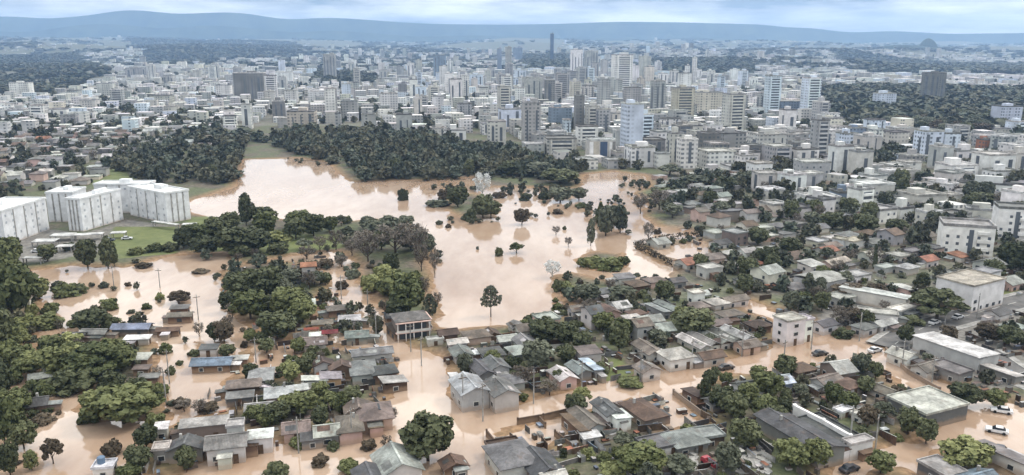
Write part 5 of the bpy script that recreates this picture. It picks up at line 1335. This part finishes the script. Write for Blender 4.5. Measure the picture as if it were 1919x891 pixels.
def garden_wall(pxs, h_, t_, m, color, label):
    pts = [G(*p) for p in pxs]
    e = empty('garden_wall', pts[0][0], pts[0][1], 0)
    for a, b in zip(pts[:-1], pts[1:]):
        L = math.hypot(b[0] - a[0], b[1] - a[1])
        o = ubox('wall_panel', e, m, (a[0] + b[0]) / 2 - pts[0][0], (a[1] + b[1]) / 2 - pts[0][1], -.8, L - .02, t_, h_ + .8, color)
        o.rotation_euler = (0, 0, math.atan2(b[1] - a[1], b[0] - a[0]))
    for p in pts:
        ubox('pillar', e, m, p[0] - pts[0][0], p[1] - pts[0][1], -.8, t_ + .12, t_ + .12, h_ + .95, color)
    tag(e, 'wall', 'garden walls standing in the flood', label)
garden_wall([(970,796),(1018,788),(1064,777)], 1.5, .3, M['wall'], PAL['darkbrown'], 'dark brown wall along the flooded street before the row houses')
garden_wall([(1010,789),(1022,803)], 1.3, .3, M['wall'], PAL['darkbrown'], 'short dark brown wall stub reaching into the flooded yard')
garden_wall([(912,818),(928,838)], 1.5, .3, M['wall'], PAL['darkbrown'], 'brown wall at the mouth of the flooded yard')
garden_wall([(1040,818),(1075,846)], 1.4, .3, M['wall'], PAL['darkbrown'], 'brown wall dividing the two flooded back yards')
garden_wall([(1487,790),(1540,818),(1590,848)], 3.9, .7, M['wall'], PAL['white'], 'tall white parapet wall between the two dark warehouse roofs')
garden_wall([(1262,740),(1330,792)], 1.3, .35, M['wall'], PAL['greybrown'], 'grey wall along the wet lane beside the dark trees')
garden_wall([(1660,660),(1700,700),(1760,735)], 1.2, .35, M['wall'], PAL['greybrown'], 'long low wall along the flooded street by the white gabled house')
garden_wall([(640,712),(690,700),(728,706)], 1.2, .3, M['wall'], PAL['brown'], 'brown yard wall below the dark central roofs')
def awning(px, py, w_, d_, rot, color, label):
    x, y = G(px, py, 2.8); e = empty('awning', x, y, 0, R(rot))
    v, f = box(-w_ / 2, w_ / 2, -d_ / 2, d_ / 2, 2.5, 2.6)
    v = [(a, b, c + (b + d_ / 2) * .25) for a, b, c in v]
    MB().add(v, f).obj('canopy', M['roof'], e, color)
    for sx in (-1, 1):
        for sy in (-1, 1): ubox('post', e, M['frame'], sx * (w_ / 2 - .1), sy * (d_ / 2 - .1), -.6, .1, .1, 3.1 + (sy + 1) * d_ * .125)
    tag(e, 'awning', 'shop awnings', label)
awning(618, 622, 4.6, 2.0, 12, (.20, .022, .03), 'dark red sloping awning beside the greenish house')
awning(583, 616, 4.2, 1.3, 12, (.30, .07, .035), 'narrow red and orange awning left of the dark red one')
def car(px, py, rot, color, label, L=4.3, wd=1.75, z=None):
    x, y = G(px, py, .6); e = empty('car', x, y, zat(x, y) + .02 if z is None else z, R(rot))
    hl = L / 2
    def prof(pts, w0, name, m, c=None, inset=0.0):
        n = len(pts); v = [(a, -w0 / 2 + inset * (b > .9), b) for a, b in pts] + [(a, w0 / 2 - inset * (b > .9), b) for a, b in pts]
        f = [tuple(reversed(range(n))), tuple(range(n, 2 * n))] + [(i, (i + 1) % n, n + (i + 1) % n, n + i) for i in range(n)]
        return MB().add(v, f).obj(name, m, e, c)
    prof([(-hl, .35), (hl, .35), (hl, .62), (hl - .12, .78), (hl * .5, .9), (-hl * .82, .95), (-hl, .85)], wd, 'body', M['paint'], color)
    prof([(-hl * .78, .92), (hl * .42, .88), (hl * .12, 1.38), (-hl * .52, 1.42)], wd - .12, 'windscreen_glass', M['pane'], None, .14)
    prof([(-hl * .53, 1.40), (hl * .12, 1.37), (hl * .08, 1.46), (-hl * .5, 1.49)], wd - .38, 'car_roof', M['paint'], color)
    for sx in (-.62, .62):
        for sy in (-1, 1):
            b = MB().tube([(sx * hl, sy * (wd / 2 - .12), .33), (sx * hl, sy * (wd / 2 + .03), .33)], [.33, .33], 12); b.obj('wheel', M['rubber'], e)
    tag(e, 'car', 'cars on the streets', label)
car(1868,806,150,(.62,.63,.64),'white car standing in the wet street'); car(1877,769,155,(.66,.66,.66),'white car parked beside the dark hedge line'); car(1592,878,30,(.03,.03,.035),'black car on the bright wet forecourt')
car(1537,662,20,(.05,.045,.04),'dark car stranded at the flooded crossing'); car(1361,688,24,(.06,.05,.045),'dark car at the kerb of the straight flooded street'); car(1751,607,35,(.6,.6,.6),'white car driving on the dry road'); car(1795,597,35,(.55,.56,.58),'pale car further up the dry road'); car(1700,628,35,(.25,.26,.28),'grey car where the dry road meets the flood')
car(1640,656,30,(.5,.5,.5),'silver car parked by the white low building'); car(1892,856,150,(.03,.03,.04),'black car on the pale yard'); car(1870,842,150,(.04,.04,.05),'dark car at the edge of the pale yard')
car(1310,838,30,(.3,.3,.31),'grey car beside the open shed'); car(70,473,10,(.6,.6,.6),'white car in the apartment car park'); car(238,449,20,(.6,.61,.62),'white car beside the lawn'); car(205,452,12,(.08,.09,.11),'dark car under the grey carport end')
def truck(px, py, rot, label):
    x, y = G(px, py, 1.2); e = empty('truck', x, y, zat(x, y), R(rot)); e.scale = (.72, .72, .72); c = (.30, .03, .04)
    MB().box(-2.4, 1.0, -1.05, 1.05, .6, .8).box(-2.4, 1.0, -1.05, -.95, .8, 1.7).box(-2.4, 1.0, .95, 1.05, .8, 1.7).box(-2.4, -2.3, -.95, .95, .8, 1.7).box(.9, 1.0, -.95, .95, .8, 1.8).obj('cargo_bed', M['paint'], e, c)
    v = [(1.1, -1, .5), (2.9, -1, .5), (2.9, -1, 1.2), (2.5, -1, 1.95), (1.1, -1, 2.0)]; n = 5
    MB().add(v + [(a, 1, b) for a, _, b in v], [(0, 1, 2, 3, 4), (9, 8, 7, 6, 5)] + [(i, i + 5, (i + 1) % 5 + 5, (i + 1) % 5) for i in range(5)]).obj('cab', M['paint'], e, c)
    o = ubox('windscreen', e, M['pane'], 2.73, 0, 1.25, .06, 1.7, .62); o.rotation_euler = (0, R(-28), 0)
    for sx in (-1.5, 2.1):
        for sy in (-1, 1): MB().tube([(sx, sy * .8, .42), (sx, sy * 1.06, .42)], [.42, .42], 12).obj('wheel', M['rubber'], e)
    tag(e, 'truck', None, label)
truck(1331, 868, 118, 'red open truck standing among pale rubble below the shed')
rb = MB()
for i in range(170):
    x, y = G(random.uniform(1295, 1440), random.uniform(842, 892)); s_ = random.uniform(.3, 1.0)
    if abs(PX(x, y, .5)[0] - 1330) < 26: continue
    a = random.uniform(0, 3); v, f = box(-s_, s_, -s_ * .6, s_ * .6, 0, s_ * .5)
    z = zat(x, y)
    rb.add([(x + p * math.cos(a) - q * math.sin(a), y + p * math.sin(a) + q * math.cos(a), z - .05 + c + p * .1) for p, q, c in v], f)
rbo = rb.obj('rubble', M['concrete']); struct(rbo, 'stuff')
def pole(px, py, h_, label=None):
    x, y = G(px, py); e = empty('utility_pole', x, y, 0, R(random.uniform(0, 60)))
    MB().tube([(0, 0, -.8), (0, 0, h_ * .5), (0, 0, h_)], [.17, .15, .12], 7).obj('pole', M['concrete'], e)
    ubox('crossarm', e, M['wood'], 0, 0, h_ - .9, 2.0, .12, .14)
    for t in (-.85, -.3, .3, .85): ubox('insulator', e, M['frame'], t, 0, h_ - .76, .1, .1, .2)
    tag(e, 'pole', 'utility poles', label, 'grey utility pole')
for a in [(868,772,9),(790,686,8),(770,660,8),(905,790,9),(1000,757,8.5),(1090,735,8),(1200,715,8.5),(1296,690,8),(1390,668,8),(1467,700,9),(640,560,8),(690,590,8),(705,630,8),(318,720,9),(312,760,9),(214,540,8),(300,540,7),(372,600,8),(1592,836,9),(1640,845,8),(1520,655,8.5),(1610,640,8.5),(1690,690,8),(1745,725,8),(1830,600,8.5),(1770,612,8.5),(660,830,8),(560,850,8),(480,680,7),(930,545,0) ]:
    if a[2]: pole(*a)

# ------------------------------------------------------------------ haze over the whole place
me = bpy.data.meshes.new('haze'); v, f = box(-17500, 17500, -2500, 15500, -1.8, 640); me.from_pydata(v, [], f)
hm = bpy.data.materials.new('haze'); hm.use_nodes = True; t = hm.node_tree; t.nodes.clear()
ho = N(t, 'ShaderNodeOutputMaterial'); pv = N(t, 'ShaderNodeVolumePrincipled')
pv.inputs['Color'].default_value = (.42, .64, .98, 1); pv.inputs['Density'].default_value = HAZE if 'HAZE' in globals() else .88e-4
pv.inputs['Anisotropy'].default_value = .35
t.links.new(pv.outputs[0], ho.inputs['Volume'])
me.materials.append(hm); struct(link('haze', me), 'stuff')

# ------------------------------------------------------------------ labels: what it looks like and what it stands next to
MARKS = [('the lone lake pine',920,592),('the two-storey lakeside house',770,640),('the big round tree',802,860),('the dead white tree',904,372),('the green lake island',1125,500),('the flooded hedged court',1270,472),
 ('the tall thin dark tower',1034,126),('the beige striped slab',1280,226),('the tan-panelled block',1128,300),('the wide grey slab',468,190),('the white balconied block',1812,478),('the long white hall',1650,575),
 ('the red truck',1330,870),('the dry road',1760,605),('the pale slab-roofed shed',1738,765),('the bright green field',205,332),('the red awning',610,625),('the flooded crossing house',1480,640),('the bottom grey house',965,885),
 ('the pale street tree',1090,756),('the white parapet wall',1540,830),('the villa block',1825,585),('the lawn',275,455),('the projecting white wing',150,432),('the lakeshore tall tree',462,425),('the flooded island house',400,690),
 ('the left house row',262,650),('the tiered brown house',338,605),('the solar-roofed house',702,790),('the open porch house',425,850),('the square grey-roofed house',523,752),('the long end-of-street house',697,672),
 ('the pale corner house',880,760),('the white square house',1266,685),('the brown row house',1098,805),('the reddish brown house',1193,545),('the arched hall',1540,545),('the cypress',1638,505),('the cream slab',1327,216),
 ('the white ribbed tower',995,274),('the cream striped tower',930,272),('the bluish plain tower',1184,296),('the central balconied tower',1165,182),('the bluish balcony tower',1447,218),('the hillside tower',1750,196),
 ('the western white hall',605,192),('the blue-striped pale tower',757,258),('the eastern banded tower',1535,304),('the blue-strip apartments',1778,300),('the dark lakeside wood',720,330),('the western wood',340,340),('the dark hillside wood',1700,230),
 ('the left mud bank',100,680),('the lower left water',90,830),('the bamboo thicket',735,560),('the green island cluster',510,620),('the leafless lakeside trees',760,490),('the western rooftops',200,240),('the far western slab',255,150),('the eastern edge houses',1880,330),
 ('the grey-brown flat block',1370,410),('the brown flooded field',1150,345),('the wet lane',1270,770),('the bluish small house',1460,720),('the dark warehouse roofs',1497,830),('the dry road villa corner',1890,560),('the lake head',520,300),('the thin slab towers',1294,166),('the small white slab',37,183),('the grey flat central tower',1085,248)]
MK = [(n, px, py, *G(px, py)) for n, px, py in MARKS]
ORD = 'first second third fourth fifth sixth seventh eighth ninth tenth eleventh twelfth thirteenth fourteenth fifteenth sixteenth seventeenth eighteenth nineteenth twentieth'.split()
rows = {}
for o, look in THINGS:
    x, y = o.location.x, o.location.y
    qx, qy = PX(x, y, 0); qx = float(qx); qy = float(qy)
    best = min(MK, key=lambda m: (m[1] - qx) ** 2 + ((m[2] - qy) * 1.6) ** 2)
    dx, dy = qx - best[1], qy - best[2]
    if abs(dx) > abs(dy) * 3: rel = 'left of' if dx < 0 else 'right of'
    elif abs(dy) * 1.5 > abs(dx): rel = 'behind' if dy < 0 else 'in front of'
    else: rel = ('behind and ' if dy < 0 else 'below and ') + ('left of' if dx < 0 else 'right of')
    rows.setdefault((look, rel, best[0]), []).append((qx, o))
for (look, rel, mk), lst in rows.items():
    lst.sort(key=lambda p: p[0])
    n = len(lst)
    for i, (_, o) in enumerate(lst):
        if n == 1: pre = ''
        elif n == 2: pre = ('left ', 'right ')[i]
        elif i == 0: pre = 'leftmost '
        elif i == n - 1: pre = 'rightmost '
        else: pre = None
        o['label'] = f'{pre}{look} {rel} {mk}' if pre is not None else f'{look}, {ORD[min(i, 19)]} from left, {rel} {mk}'
